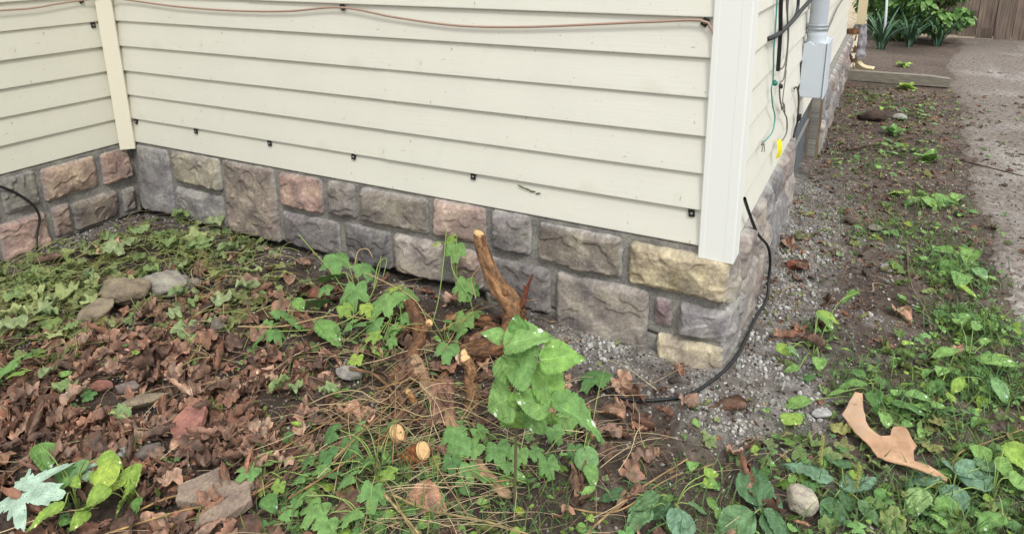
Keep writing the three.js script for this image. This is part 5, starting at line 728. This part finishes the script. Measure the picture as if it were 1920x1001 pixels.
// ---------------------------------------------------------------- plants that can be told apart
function petioles(list, hub, r, mat, parent) { mesh('stem', merge(list.map((p, i) => { const m = [(p[0] + hub[0]) / 2, Math.max(p[1], hub[1]) - 0.005, (p[2] + hub[2]) / 2]; return tube([hub, [lerp(hub[0], m[0], 0.5), lerp(hub[1], m[1], 0.6), lerp(hub[2], m[2], 0.5)], m, p], r, 9, 5, r * 0.7); })), mat, parent); }
const mStem = std({ color: C(130, 152, 80), roughness: 0.7 }), mStemDry = std({ color: C(176, 150, 108), roughness: 0.8 });
{
  const o = [-0.352, -0.447, 0.878], t = thing('mulberry_sapling', 'tall leafy sapling with big toothed leaves splashed with white mortar', 'sapling', o);
  const P = (q) => q.map((v, i) => v - o[i]);
  mesh('stem', tube([[-0.352, -0.47, 0.878], [-0.349, -0.321, 0.876], [-0.345, -0.191, 0.874], [-0.34, -0.129, 0.872], [-0.328, -0.052, 0.865], [-0.324, 0.0, 0.863], [-0.324, 0.053, 0.863], [-0.331, 0.085, 0.867]].map(P), 0.0045, 50, 8, 0.003), std({ color: C(96, 92, 66), roughness: 0.7 }), t);
  const cam = V(0.3674, 0.9931, 2.2111), r = rng(1001), pet = [];
  const leaf = (A, B, w, i, up = 0.55, tilt = 0) => {
    const a = V(...P(A)), b = V(...P(B)); a.x += (a.x - 0.03) * 0.12; b.x += (b.x - 0.03) * 0.2; const x = b.clone().sub(a), L = x.length() * 1.14; x.normalize();
    const nd = cam.clone().sub(V(...A)).normalize().multiplyScalar(1 - up).add(V((r() - 0.5) * 1.1, up * 1.25, (r() - 0.5) * 0.9)).add(V(tilt, 0, 0)); const y = nd.sub(x.clone().multiplyScalar(nd.dot(x))).normalize(), z = x.clone().cross(y);
    const m = mesh('leaf', gMul[i % 5], matMul[i % 3], t); m.quaternion.setFromRotationMatrix(new THREE.Matrix4().makeBasis(x, y, z)); m.position.copy(a); m.scale.set(L, L, w / 0.72); pet.push([A, i]);
  };
  leaf([-0.353,0.058,0.912], [-0.276,0.111,0.871], 0.115, 0, 0.45);
  leaf([-0.276,0.039,0.894], [-0.204,0.054,0.855], 0.122, 1, 0.5);
  leaf([-0.282,0.013,0.897], [-0.346,0.039,0.931], 0.115, 2, 0.4);
  leaf([-0.344,0.051,0.942], [-0.319,-0.041,0.928], 0.063, 3, 0.2);
  leaf([-0.298,-0.008,0.872], [-0.243,-0.097,0.843], 0.130, 4, 0.45);
  leaf([-0.253,-0.073,0.893], [-0.147,-0.131,0.836], 0.121, 5, 0.5);
  leaf([-0.328,-0.064,0.922], [-0.375,-0.103,0.947], 0.108, 6, 0.4);
  leaf([-0.314,-0.095,0.926], [-0.324,-0.178,0.931], 0.077, 7, 0.25);
  leaf([-0.258,-0.080,0.918], [-0.299,-0.128,0.940], 0.089, 8, 0.3);
  leaf([-0.245,-0.076,0.911], [-0.309,-0.041,0.946], 0.071, 9, 0.6);
  leaf([-0.238,-0.085,0.908], [-0.247,-0.130,0.912], 0.033, 10, 0.4);
  leaf([-0.334,0.075,0.868], [-0.340,0.120,0.872], 0.052, 11, 0.4);
  leaf([-0.370,0.051,0.887], [-0.398,0.085,0.902], 0.052, 12, 0.3);
  leaf([-0.312,-0.032,0.948], [-0.301,-0.087,0.941], 0.038, 13, 0.2);
  mesh('leaf_stalk', merge(pet.map(([A]) => { const a = P(A), y = clamp(a[1] - 0.03, 0.2, 0.52), s = [lerp(0.005, 0.028, clamp(y / 0.45)), y, -0.004 - y * 0.02]; return tube([s, [(s[0] + a[0]) / 2, Math.max(s[1], a[1]) , (s[2] + a[2]) / 2], a], 0.0018, 8, 5); })), mStem, t);
}
function heroPlant(key, name, label, cat, { trails = [], pitch = -0.35, toHub = true, stemMat = mStem, flat = 0 } = {}) {
  const list = HERO[key], r = rng(1100 + key.length * 31 + key.charCodeAt(key.length - 1) * 7 + key.charCodeAt(0)), cx = list.reduce((s, q) => s + q[2], 0) / list.length, cz = list.reduce((s, q) => s + q[4], 0) / list.length;
  const o = [cx, groundY(cx, cz), cz], t = thing(name, label, cat, o), ends = [];
  for (const [kind, tone, x, y, z, s] of list) {
    const [gs, ms] = { l: [gL, matP], o: [key === 'dandelion' || key === 'edgeweed' ? gW : gO, matO], r: [gR, matO], p: [gPl, matPl] }[kind];
    let yaw = r() * 6.283; if (flat) yaw = Math.atan2(-(z - cz), x - cx) + (r() - 0.5) * 0.5;
    else if (r() > 0.3) yaw = -2.2 + (r() - 0.5) * 2.6 + (r() > 0.5 ? 1.1 : 0);           // most tips hang away from the wall
    const m = place(mesh('leaf', gs[Math.floor(r() * gs.length)], ms[tone], t), 0, 0, 0, yaw, pitch + (r() - 0.5) * 0.7, (r() - 0.5) * 0.8, s * (kind === 'l' ? 1.25 : 1.1));
    m.updateMatrix(); const c = V(0.4, 0, 0).applyMatrix4(m.matrix); const Y = Math.max(y, groundY(x, z) + 0.016);
    m.position.set(x - o[0] - c.x, Y - o[1] - c.y, z - o[2] - c.z);
    if (key === 'seedling') m.position.y += 0.03;
    if (key.startsWith('vine') || key === 'leftsprig') m.position.y += 0.012;
    ends.push([m.position.x, m.position.y, m.position.z]);
  }
  if (toHub) {                                    // each leaf hangs on a stalk from the nearest node on the ground
    const hubs = ends.length > 8 ? [0, 1, 2].map((i) => ends[Math.floor((i + 0.5) * ends.length / 3)]) : [[0, 0, 0]];
    for (const e of ends) { let b = hubs[0]; for (const h of hubs) if (Math.hypot(h[0] - e[0], h[2] - e[2]) < Math.hypot(b[0] - e[0], b[2] - e[2])) b = h; const g0 = [b[0] + 0.004, groundY(b[0] + o[0], b[2] + o[2]) - o[1] - 0.006, b[2]]; mesh('stalk', tube([g0, [lerp(g0[0], e[0], 0.45), Math.max(g0[1] + 0.02, e[1]), lerp(g0[2], e[2], 0.45)], e], 0.0014, 9, 5), stemMat, t); }
  }
  for (const k of trails) mesh('vine_stem', tube(TRAIL[k].map((p) => [p[0] - o[0], p[1] - o[1], p[2] - o[2]]), 0.0024, 36, 6, 0.0016), /vA[145]|vC3/.test(k) ? mStemDry : mStem, t);
  return t;
}
heroPlant('vineA', 'hop_vine', 'large lobed leaf vine sprawling over soil left of the stump', 'vine', { trails: ['vA2', 'vA3', 'vA4', 'vA5', 'vA6', 'vA7', 'vA8'] });
heroPlant('vineB', 'hop_vine', 'trailing vine tip with bluish lobed leaves reaching toward the brown litter', 'vine', { trails: ['vA1'] });
heroPlant('vineC', 'hop_vine', 'upright vine shoot climbing in front of the pinkish lower stones beside the crooked limb', 'vine', { trails: ['vC1', 'vC2', 'vC3'] });
heroPlant('vineD', 'hop_vine', 'low lobed vine leaves between the mossy root and the stump', 'vine');
heroPlant('vineE', 'hop_vine', 'lobed vine leaves spread round the foot of the tall sapling', 'vine');
heroPlant('vineF', 'hop_vine', 'scattered lobed vine leaves in the straw at the front left of the fat stubs', 'vine');
heroPlant('bluish', 'hop_vine', 'dark bluish vine leaves beside the black cable right of the sapling', 'vine');
heroPlant('leftsprig', 'hop_vine', 'bright vine sprig poking in at the left edge above the brown litter', 'vine');
heroPlant('seedling', 'leafy_seedling', 'bunch of fresh yellow green ovate leaves at the bottom left corner', 'seedling');
heroPlant('oxalis', 'round_leaf_weed', 'tiny round leaved weed below the fat stubs near the brown leaf', 'weed');
heroPlant('clover', 'round_leaf_weed', 'tiny round leaved weed on dusty soil left of the white chip', 'weed');
heroPlant('plantain1', 'plantain', 'dark broad leaved plantain left of the pale stone at the bottom', 'weed', { pitch: -0.15, flat: 1 });
heroPlant('plantain2', 'plantain', 'dusty broad leaved plantain below the tan torn board', 'weed', { pitch: -0.15, flat: 1 });
heroPlant('plantain3', 'plantain', 'grey green broad leaved plantain right of the tan torn board', 'weed', { pitch: -0.15, flat: 1 });
heroPlant('plantain4', 'plantain', 'bluish broad leaves at the bottom edge right of the sapling foot', 'weed', { pitch: -0.15, flat: 1 });
heroPlant('dandelion', 'dandelion', 'narrow toothed leaved weed just behind the tan torn board', 'weed', { flat: 1, pitch: 0 });
heroPlant('edgeweed', 'dandelion', 'bright toothed weed bordering the driveway opposite the house corner', 'weed', { flat: 1, pitch: 0 });
heroPlant('cornerweed', 'leafy_weed', 'leafy weed at the right edge beside the driveway', 'weed');
heroPlant('pokeweed', 'leafy_weed', 'spindly weed with few pointed leaves on dusty soil right of the house corner', 'weed');
heroPlant('farweed', 'leafy_weed', 'weed clump on the driveway edge just beyond the grey twig', 'weed');
heroPlant('farweed2', 'leafy_weed', 'flat weed clump on the driveway edge level with the window well', 'weed');
// a bed of more distant weeds, each a small rosette
[[0.72, -3.0, 'nearest weed rosette past the flat weed clump'], [0.5, -3.7, 'middle weed rosette in the far planting strip'], [0.62, -5.55, 'small weed rosette close in front of the concrete beam'], [0.6, -7.0, 'yellow green weed behind the concrete beam']].forEach(([x, z, label], i) => {
  const t = thing('weed_rosette', label, 'weed', [x, groundY(x, z), z]), r = rng(1200 + i);
  for (let k = 0; k < 11; k++) place(mesh('leaf', (i % 2 ? gW : gO)[k % 4], matO[[1, 0, 2, 2][i]], t), 0, 0.01, 0, k * 0.6 + r(), 0.1 + r() * 0.9, (r() - 0.5) * 0.6, 0.07 + r() * 0.06);
});

// fallen leaves one can point at
{
  const r = rng(1300);
  // a label for each: tone, then the nearest landmark, the side of it the leaf lies on, and how close
  const marks = [['the flat red stone', -1.32, 1.1], ['the flat tan flagstone', -1.05, 1.25], ['the bottom edge flagstone', -0.94, 1.28], ['the rounded pink stone', -1.74, 1.11], ['the long tan flat stone', -1.53, 1.09], ['the white plaster lump in the litter', -1.4, 1.27], ['the sandstone chunk', -2.19, 0.72], ['the pale concrete lump', -2.12, 0.59], ['the small grey stone below the ivy', -1.7, 0.68], ['the seedling bunch', -1.25, 1.4], ['the big pale maple leaf', -1.5, 1.5], ['the fat sawn stubs', -0.7, 0.85], ['the mossy root limb', -0.95, 0.5], ['the pale concrete chip', -1.07, 0.69], ['the crooked stump', -0.7, 0.25], ['the sapling foot', -0.35, 0.88], ['the cream foot stone', -0.12, 0.05], ['the white chip by the torn board', 0.33, 0.11], ['the orange brick chip', 0.13, -0.95], ['the inner house corner', -3.0, 0.15]];
  camera.updateMatrixWorld(); camera.updateProjectionMatrix(); const scr = (x, z) => { const p = V(x, groundY(x, z), z).project(camera); return [p.x * 1.92, p.y]; }, MS = marks.map(([, x, z]) => scr(x, z)), rank = {};
  const WORDS = ['nearest', 'second nearest', 'third nearest', 'fourth nearest', 'fifth nearest', 'sixth nearest', 'seventh nearest', 'eighth nearest', 'ninth nearest', 'tenth nearest'];
  const side = (x, z) => { const p = scr(x, z); let b = 0, bd = 9; MS.forEach((q, i) => { const d = Math.hypot(q[0] - p[0], q[1] - p[1]); if (d < bd) { bd = d; b = i; } }); const dx = p[0] - MS[b][0], dy = p[1] - MS[b][1]; return [b, Math.abs(dx) > Math.abs(dy) ? (dx < 0 ? 'left of' : 'right of') : (dy < 0 ? 'below' : 'above'), bd]; };
  const loose = [];
  const drop = (kind, what, cat, group, geo, mat, x, z, h, yaw, p, q, s) => { const [b, sd, d] = side(x, z); loose.push({ kind, what, cat, group, geo, mat, a: [x, groundY(x, z) + h, z, yaw, p, q, s], key: `${what}|${b}|${sd}`, b, sd, d }); };
  const toneD = ['brown', 'dark brown', 'reddish brown', 'pale tan', 'dull brown'], toneW = ['pale green', 'dull green', 'whitish green', 'grey green'];
  HERO.dead.forEach(([x, y, z, s], i) => { const k = Math.floor(r() * 5), roll = i % 3 === 1; drop('dead_leaf', `${toneD[k]} ${roll ? 'rolled' : 'crumpled'} dead leaf`, 'dead leaf', 'dead leaves lying about', roll ? gRoll[i % 6] : gDead[i % 8], matD[k], x, z, (z < 0.56 && x > -0.5 ? 0.016 : 0.03) + r() * 0.012, r() * 6.283, (r() - 0.5) * 0.9, (r() - 0.5) * 1.0, s * (roll ? 1.05 : 0.95)); });
  for (let i = 0; i < 60; i++) {                       // more of the same drift
    let x, z; do { x = -2.2 + r() * 1.5; z = 0.7 + r() * 0.75; } while (!clear(x, z) || inZone(brown.slice(0, 5), x, z) < 0.35 + 0.5 * r());
    const k = Math.floor(r() * 5), roll = i % 2 === 1; drop('dead_leaf', `${toneD[k]} ${roll ? 'rolled' : 'crumpled'} dead leaf`, 'dead leaf', 'dead leaves lying about', roll ? gRoll[i % 6] : gDead[i % 8], matD[k], x, z, 0.026 + r() * 0.014, r() * 6.283, (r() - 0.5) * 1.1, (r() - 0.5) * 1.2, 0.055 + r() * 0.045);
  }
  HERO.wilted.forEach(([x, y, z, s], i) => { const k = Math.floor(r() * 4); drop('wilted_leaf', `${toneW[k]} wilted leaf`, 'wilted leaf', 'wilted cut leaves', gWilt[i % 4], matW[k], x, z, 0.045 + r() * 0.02, r() * 6.283, (r() - 0.5) * 0.8, (r() - 0.5) * 0.8, s * 1.05); });
  loose.sort((a, b) => a.d - b.d);
  for (const q of loose) { const n = rank[q.key] = (rank[q.key] || 0) + 1; const m = single(q.kind, q.geo, q.mat, `${q.what} ${q.sd} ${marks[q.b][0]}${n > 1 || loose.some((w) => w !== q && w.key === q.key) ? ', ' + WORDS[n - 1] : ''}`, q.cat, q.group); place(m, ...q.a); }
  const mp = (g, x, z, yaw, s, label, h = 0.05, p = 0.05, q = 0.1) => place(single('maple_leaf', g, matMaple, label, 'maple leaf'), x, groundY(x, z) + h, z, yaw, p, q, s);
  mp(gMaple[0], -1.49, 1.535, 0.35, 0.19, 'big pale backed maple leaf at the bottom left corner, showing several sharp lobes', 0.075, 0.1, 0.25);
  mp(gMaple[1], -1.435, 1.385, 0.1, 0.085, 'small pale backed maple leaf just above the fresh green seedling bunch', 0.05, 0.0, 0.3);
  mp(gMaple[2], -1.32, 1.6, -0.3, 0.16, 'pale backed maple leaf cut off by the bottom edge', 0.05, 0.0, 0.2);
  const bl = single('brown_leaf', gO[2], lm(TD, [1.35, 1.2, 1.1], leafBumpO, { transmission: 0 }), 'flat tan brown toothed leaf lying below the fat stubs', 'dead leaf'); place(bl, -0.6, groundY(-0.6, 1.0) + 0.03, 1.0, -0.05, 0.05, 0.35, 0.125);
}
// stones, chips and scraps lying about
const mRock = (rgb, o = {}) => std({ color: C(...rgb), map: stoneMap, bumpMap: stoneBump, bumpScale: 0.006, roughness: 0.95, ...o });
function lay(name, label, cat, x, z, yaw, size, seed, rgb, opt = {}, sink = 0.3, tilt = 0) { const g = rock(seed, opt), m = single(name, g, mRock(rgb), label, cat); m.position.set(x, groundY(x, z) + size * (opt.sy || 0.6) * (1 - sink), z); m.rotation.set(tilt, yaw, tilt * 0.6); m.scale.setScalar(size); return m; }
lay('rock', 'rough tan sandstone chunk among the cut ivy', 'rock', -2.19, 0.72, 0.5, 0.115, 1401, [160, 146, 124], { detail: 5, planes: 14, rough: 0.17, sx: 1, sy: 0.62, sz: 0.62 }, 0.05);
lay('rock', 'low tan stone slab leaning on the sandstone chunk', 'rock', -2.2, 0.845, 0.9, 0.085, 1402, [168, 154, 132], { detail: 5, planes: 9, rough: 0.06, sx: 1, sy: 0.4, sz: 0.7 }, -0.3, 0.3);
lay('concrete_lump', 'knobbly pale concrete lump right of the sandstone chunk', 'concrete', -2.12, 0.59, 0.4, 0.1, 1403, [178, 172, 160], { detail: 5, planes: 5, rough: 0.2, sx: 1, sy: 0.55, sz: 0.6 }, 0.0);
lay('concrete_lump', 'small concrete knob against the larger concrete lump', 'concrete', -2.06, 0.52, 1.2, 0.045, 1404, [172, 166, 156], { detail: 4, planes: 5, rough: 0.2 });
lay('stone_chip', 'small rounded pink stone in the brown litter', 'stone', -1.74, 1.11, 0.5, 0.042, 1405, [176, 122, 108], { detail: 4, planes: 8, rough: 0.05, sx: 1, sy: 0.5, sz: 0.55 }, -0.6);
lay('stone_chip', 'grey pink stone beside the small rounded pink one', 'stone', -1.665, 1.07, 0.7, 0.042, 1406, [158, 142, 136], { detail: 4, planes: 8, rough: 0.06, sx: 1, sy: 0.5, sz: 0.6 }, -0.6);
lay('stone_chip', 'long tan flat stone between the pink stone and the flat red one', 'stone', -1.53, 1.09, 0.95, 0.085, 1407, [160, 146, 124], { detail: 4, planes: 9, rough: 0.05, sx: 1, sy: 0.28, sz: 0.34 }, -0.9);
lay('concrete_lump', 'pale concrete chip on dark soil left of the fat stubs', 'concrete', -1.07, 0.69, 0.2, 0.05, 1408, [188, 184, 176], { detail: 4, planes: 8, rough: 0.12, sx: 1, sy: 0.5, sz: 0.6 }, 0);
lay('brick_chip', 'orange red brick chip on the mortar dust along the driveway side', 'brick', 0.13, -0.95, 0.1, 0.05, 1409, [172, 106, 82], { detail: 4, planes: 10, rough: 0.04, sx: 1, sy: 0.5, sz: 0.55 }, 0.1);
lay('rock', 'pale angular stone at the bottom among the plantains', 'rock', 0.31, 0.545, 0.6, 0.052, 1410, [206, 198, 178], { detail: 5, planes: 9, rough: 0.07, sx: 0.9, sy: 0.6, sz: 0.9 }, -0.1);
lay('concrete_lump', 'small white broken chip left of the tan torn board', 'concrete', 0.33, 0.115, 0.4, 0.03, 1411, [216, 216, 214], { detail: 3, planes: 9, rough: 0.03, sx: 1, sy: 0.25, sz: 0.7 }, -0.8, 0.2);
lay('brick_chip', 'dull red flat brick piece under the vine left of the stump', 'brick', -1.55, 0.33, 0.4, 0.055, 1412, [156, 104, 88], { detail: 4, planes: 9, rough: 0.05, sx: 1, sy: 0.4, sz: 0.5 }, 0);
lay('stone_chip', 'grey stone between the ivy and the brown litter', 'stone', -1.7, 0.68, 0.3, 0.042, 1413, [150, 144, 132], { detail: 4, planes: 8 }, 0);
lay('concrete_lump', 'white plaster lump in the litter above the seedling bunch', 'concrete', -1.4, 1.27, 0.3, 0.026, 1414, [206, 206, 208], { detail: 3, planes: 7, rough: 0.12 }, -0.6);
lay('concrete_lump', 'tiny white plaster lump near the flat red stone', 'concrete', -1.41, 1.17, 0.3, 0.02, 1415, [214, 214, 214], { detail: 3, planes: 7, rough: 0.12 }, -0.9);
lay('stone_chip', 'grey lump right of the white plaster lump in the litter', 'stone', -1.33, 1.23, 0.9, 0.036, 1416, [142, 130, 122], { detail: 4, planes: 8 }, -0.4);
lay('stone_chip', 'dark brown stone in the bed well past the brick chip', 'stone', 0.33, -1.63, 0.2, 0.045, 1418, [128, 112, 102], { detail: 3, planes: 8 }, 0.2);
lay('stone_chip', 'pale flat stone in the bed beside the dark brown stone', 'stone', 0.44, -1.58, 0.8, 0.04, 1419, [168, 160, 150], { detail: 3, planes: 8, sy: 0.35 }, 0.1);
lay('stone_chip', 'whitish stone on the dusty soil level with the grey twig', 'stone', 0.5, -1.1, 0.8, 0.04, 1420, [186, 182, 176], { detail: 3, planes: 8, sy: 0.4 }, 0.1);
lay('stone_chip', 'dark clod against the cream foot stone', 'stone', -0.13, 0.14, 0.8, 0.018, 1421, [96, 84, 76], { detail: 3, planes: 6, rough: 0.12 }, 0);
lay('stone_chip', 'dark heap of soil in the far bed', 'soil', 0.35, -4.1, 0.2, 0.11, 1422, [84, 68, 58], { detail: 4, planes: 5, rough: 0.2, sy: 0.5 }, 0.3);
lay('concrete_lump', 'pale lump in the far bed beside the dark soil heap', 'concrete', 0.55, -4.2, 0.2, 0.06, 1423, [196, 196, 196], { detail: 3, planes: 6, rough: 0.1, sy: 0.5 }, 0.2);
function slab(name, label, cat, pts, h, y, mat, tx = 0, tz = 0, edge = 0.004) {
  const cx = pts.reduce((s, q) => s + q[0], 0) / pts.length, cz = pts.reduce((s, q) => s + q[1], 0) / pts.length, s = new THREE.Shape(), r = rng(Math.round(Math.abs(cx * 1000)));
  const P = []; pts.forEach((q, i) => { const n = pts[(i + 1) % pts.length]; for (let k = 0; k < 5; k++) { const f = k / 5; P.push([lerp(q[0], n[0], f) - cx + (r() - 0.5) * 0.004, -(lerp(q[1], n[1], f) - cz) + (r() - 0.5) * 0.004]); } });
  P.forEach((q, i) => i ? s.lineTo(...q) : s.moveTo(...q)); s.closePath();
  const g = new THREE.ExtrudeGeometry(s, { depth: h, bevelEnabled: true, bevelSize: edge, bevelThickness: edge * 0.8, bevelSegments: 2 }); g.rotateX(-Math.PI / 2);
  const p = g.attributes.position; for (let i = 0; i < p.count; i++) p.setY(i, p.getY(i) + noise(p.getX(i) * 16, p.getZ(i) * 16, 1501) * 0.004); g.computeVertexNormals();
  const uv = g.attributes.uv; for (let i = 0; i < uv.count; i++) uv.setXY(i, p.getX(i) * 2.4 + cx, p.getZ(i) * 2.4 + p.getY(i) * 2.4);
  const m = single(name, g, mat, label, cat); m.position.set(cx, y ?? groundY(cx, cz), cz); m.rotation.set(tx, 0, tz); return m;
}
const up = (x, z, h) => groundY(x, z) + h;
slab('flat_stone', 'flat tan grey flagstone piece showing through the litter at the front left', 'stone', OUTLINE.slab1, 0.02, up(-1.05, 1.25, 0.026), mRock([168, 150, 134]), 0.08, 0.05);
slab('flat_stone', 'flat brown flagstone piece nearest the bottom edge in the litter', 'stone', OUTLINE.slab2, 0.022, up(-0.94, 1.28, 0.032), mRock([156, 138, 124]), 0.12, -0.04);
slab('flat_stone', 'flat rosy red stone standing out in the brown litter', 'stone', OUTLINE.red, 0.016, up(-1.32, 1.1, 0.036), mRock([178, 124, 112]), 0.2, 0.1);
{ // torn tan board: thin, sagging, with a torn edge
  const cx = 0.5, cz = 0.2, s = new THREE.Shape(), r = rng(1601), n0 = OUTLINE.tan.length, P = [];
  OUTLINE.tan.forEach((q, i) => { const n = OUTLINE.tan[(i + 1) % n0]; for (let k = 0; k < 3; k++) P.push([lerp(q[0], n[0], k / 3) - cx + (r() - 0.5) * 0.003, -(lerp(q[1], n[1], k / 3) - cz) + (r() - 0.5) * 0.003]); });
  P.forEach((q, i) => i ? s.lineTo(...q) : s.moveTo(...q)); s.closePath();
  const g = new THREE.ExtrudeGeometry(s, { depth: 0.003, bevelEnabled: true, bevelSize: 0.0006, bevelThickness: 0.0006, bevelSegments: 1 }); g.rotateX(-Math.PI / 2);
  const p = g.attributes.position, uv = g.attributes.uv; for (let i = 0; i < p.count; i++) { const x = p.getX(i), z = p.getZ(i); p.setY(i, p.getY(i) + noise(x * 7 + 2, z * 7, 1603) * 0.014 + x * x * 0.5 + ss(-0.03, -0.14, z) * 0.02); uv.setXY(i, x * 1.5, z * 1.5); } g.computeVertexNormals();
  single('torn_board', g, std({ map: tex(256, (u, v) => { const a = fbm(u * 5, v * 5, 4, 1605, 5), b = noise(u * 60, v * 60, 1607, 60), k = ss(0.05, 0.4, fbm(u * 3, v * 3, 3, 1609, 3) + b * 0.25) * 0.6; return [lerp(0.69 + a * 0.2, 0.57, k) + b * 0.04, lerp(0.55 + a * 0.18, 0.51, k) + b * 0.04, lerp(0.43 + a * 0.17, 0.45, k) + b * 0.04]; }), roughness: 0.85 }), 'torn tan sheet of board lying on the weeds at the lower right', 'board').position.set(cx, -0.415, cz);
}
// sticks and long stems, each one on its own
const stick = (k, name, label, r, rgb, cat = 'twig', r2 = r * 0.6) => single(name, tube(TRAIL[k], r, 50, 7, r2), std({ color: C(...rgb), map: barkMap, roughness: 0.9 }), label, cat);
stick('s1', 'brown_twig', 'bent brown twig leading into the straw left of the fat stubs', 0.0055, [150, 124, 96]);
stick('s2', 'grey_twig', 'long grey twig lying along the bed by the driveway edge', 0.005, [150, 140, 130]);
stick('s3', 'brown_twig', 'brown stick lying across the bed near the window well', 0.009, [112, 94, 80]);
stick('s4', 'brown_twig', 'thin dark twig lying out on the driveway', 0.006, [96, 80, 72]);
stick('s5', 'grey_twig', 'curved grey twig on the driveway at the right edge', 0.0045, [140, 128, 116]);
stick('s6', 'pale_stick', 'cut pale stick pointing to the bottom edge below the flat brown leaf', 0.0042, [206, 196, 150], 'stick');
stick('s7', 'pale_stick', 'pale stick slanting right from the cut stick along the bottom', 0.0036, [190, 180, 136], 'stick');
stick('s8', 'straw_stem', 'long straight straw stem rising from bottom left to the fat stubs', 0.003, [176, 146, 108], 'stem');
stick('s9', 'straw_stem', 'long straw stem along the right edge of the brown litter', 0.0026, [180, 150, 112], 'stem');
stick('s10', 'straw_stem', 'straw stem running beside the splintered wood to the sapling foot', 0.0028, [190, 164, 122], 'stem');
stick('s11', 'straw_stem', 'straw stem arching above the straw tangle to the split wood', 0.0026, [200, 172, 130], 'stem');
stick('s12', 'straw_stem', 'straw stem crossing the litter from the flagstones to the vine leaves', 0.0028, [200, 174, 126], 'stem');
stick('s13', 'straw_stem', 'short pale straw above the pale maple leaves', 0.0024, [212, 190, 146], 'stem');
stick('s14', 'straw_stem', 'brown straw at the left edge of the litter', 0.0024, [170, 140, 104], 'stem');
stick('s15', 'straw_stem', 'pale straw stem along the bottom below the flagstones', 0.003, [208, 184, 136], 'stem');
stick('s16', 'straw_stem', 'loose stem crossing in front of the upright stub', 0.0024, [180, 150, 110], 'stem');
stick('s17', 'straw_stem', 'thin stem looping from the vine toward the crooked limb', 0.0018, [196, 172, 120], 'stem');
stick('s18', 'straw_stem', 'thin stem arching behind the upright stub toward the wall', 0.0018, [196, 172, 120], 'stem');
stick('s19', 'straw_stem', 'straw stem on the ground right of the sapling foot', 0.0026, [190, 170, 126], 'stem');
stick('s20', 'straw_stem', 'straw stem slanting across the bluish broad leaves at the bottom', 0.003, [200, 180, 140], 'stem');
stick('s21', 'straw_stem', 'upright straw standing before the moss topped stub', 0.0018, [196, 166, 120], 'stem');
stick('s22', 'straw_stem', 'upright straw left of the moss topped stub', 0.0018, [190, 160, 116], 'stem');
stick('s23', 'brown_twig', 'thin reddish stem on dusty soil right of the house corner', 0.0022, [150, 120, 96], 'stem');
stick('s24', 'straw_stem', 'long thin stem reaching to the right edge above the broad leaves', 0.0026, [176, 160, 116], 'stem');
for (const [x, z, h, l] of [[0.345, 0.39, 0.13, 'green seed spike standing before the pale stone'], [0.44, 0.44, 0.11, 'green seed spike standing in the dusty plantain']]) {
  const t = thing('seed_spike', l, 'weed', [x, groundY(x, z), z]); const c = std({ color: C(150, 150, 84), roughness: 0.9 });
  mesh('stem', tube([[0, -0.01, 0], [0.004, h * 0.5, -0.006], [-0.004, h, -0.004]], 0.0014, 12, 5), c, t);
  mesh('seeds', merge(Array.from({ length: 34 }, (_, i) => { const g = new THREE.IcosahedronGeometry(0.0026, 0), a = i * 2.4, y = h * (0.3 + 0.7 * i / 34); g.translate(Math.cos(a) * 0.003, y, Math.sin(a) * 0.003 - 0.005); return g; })), c, t);
}

renderer.render(scene, camera);
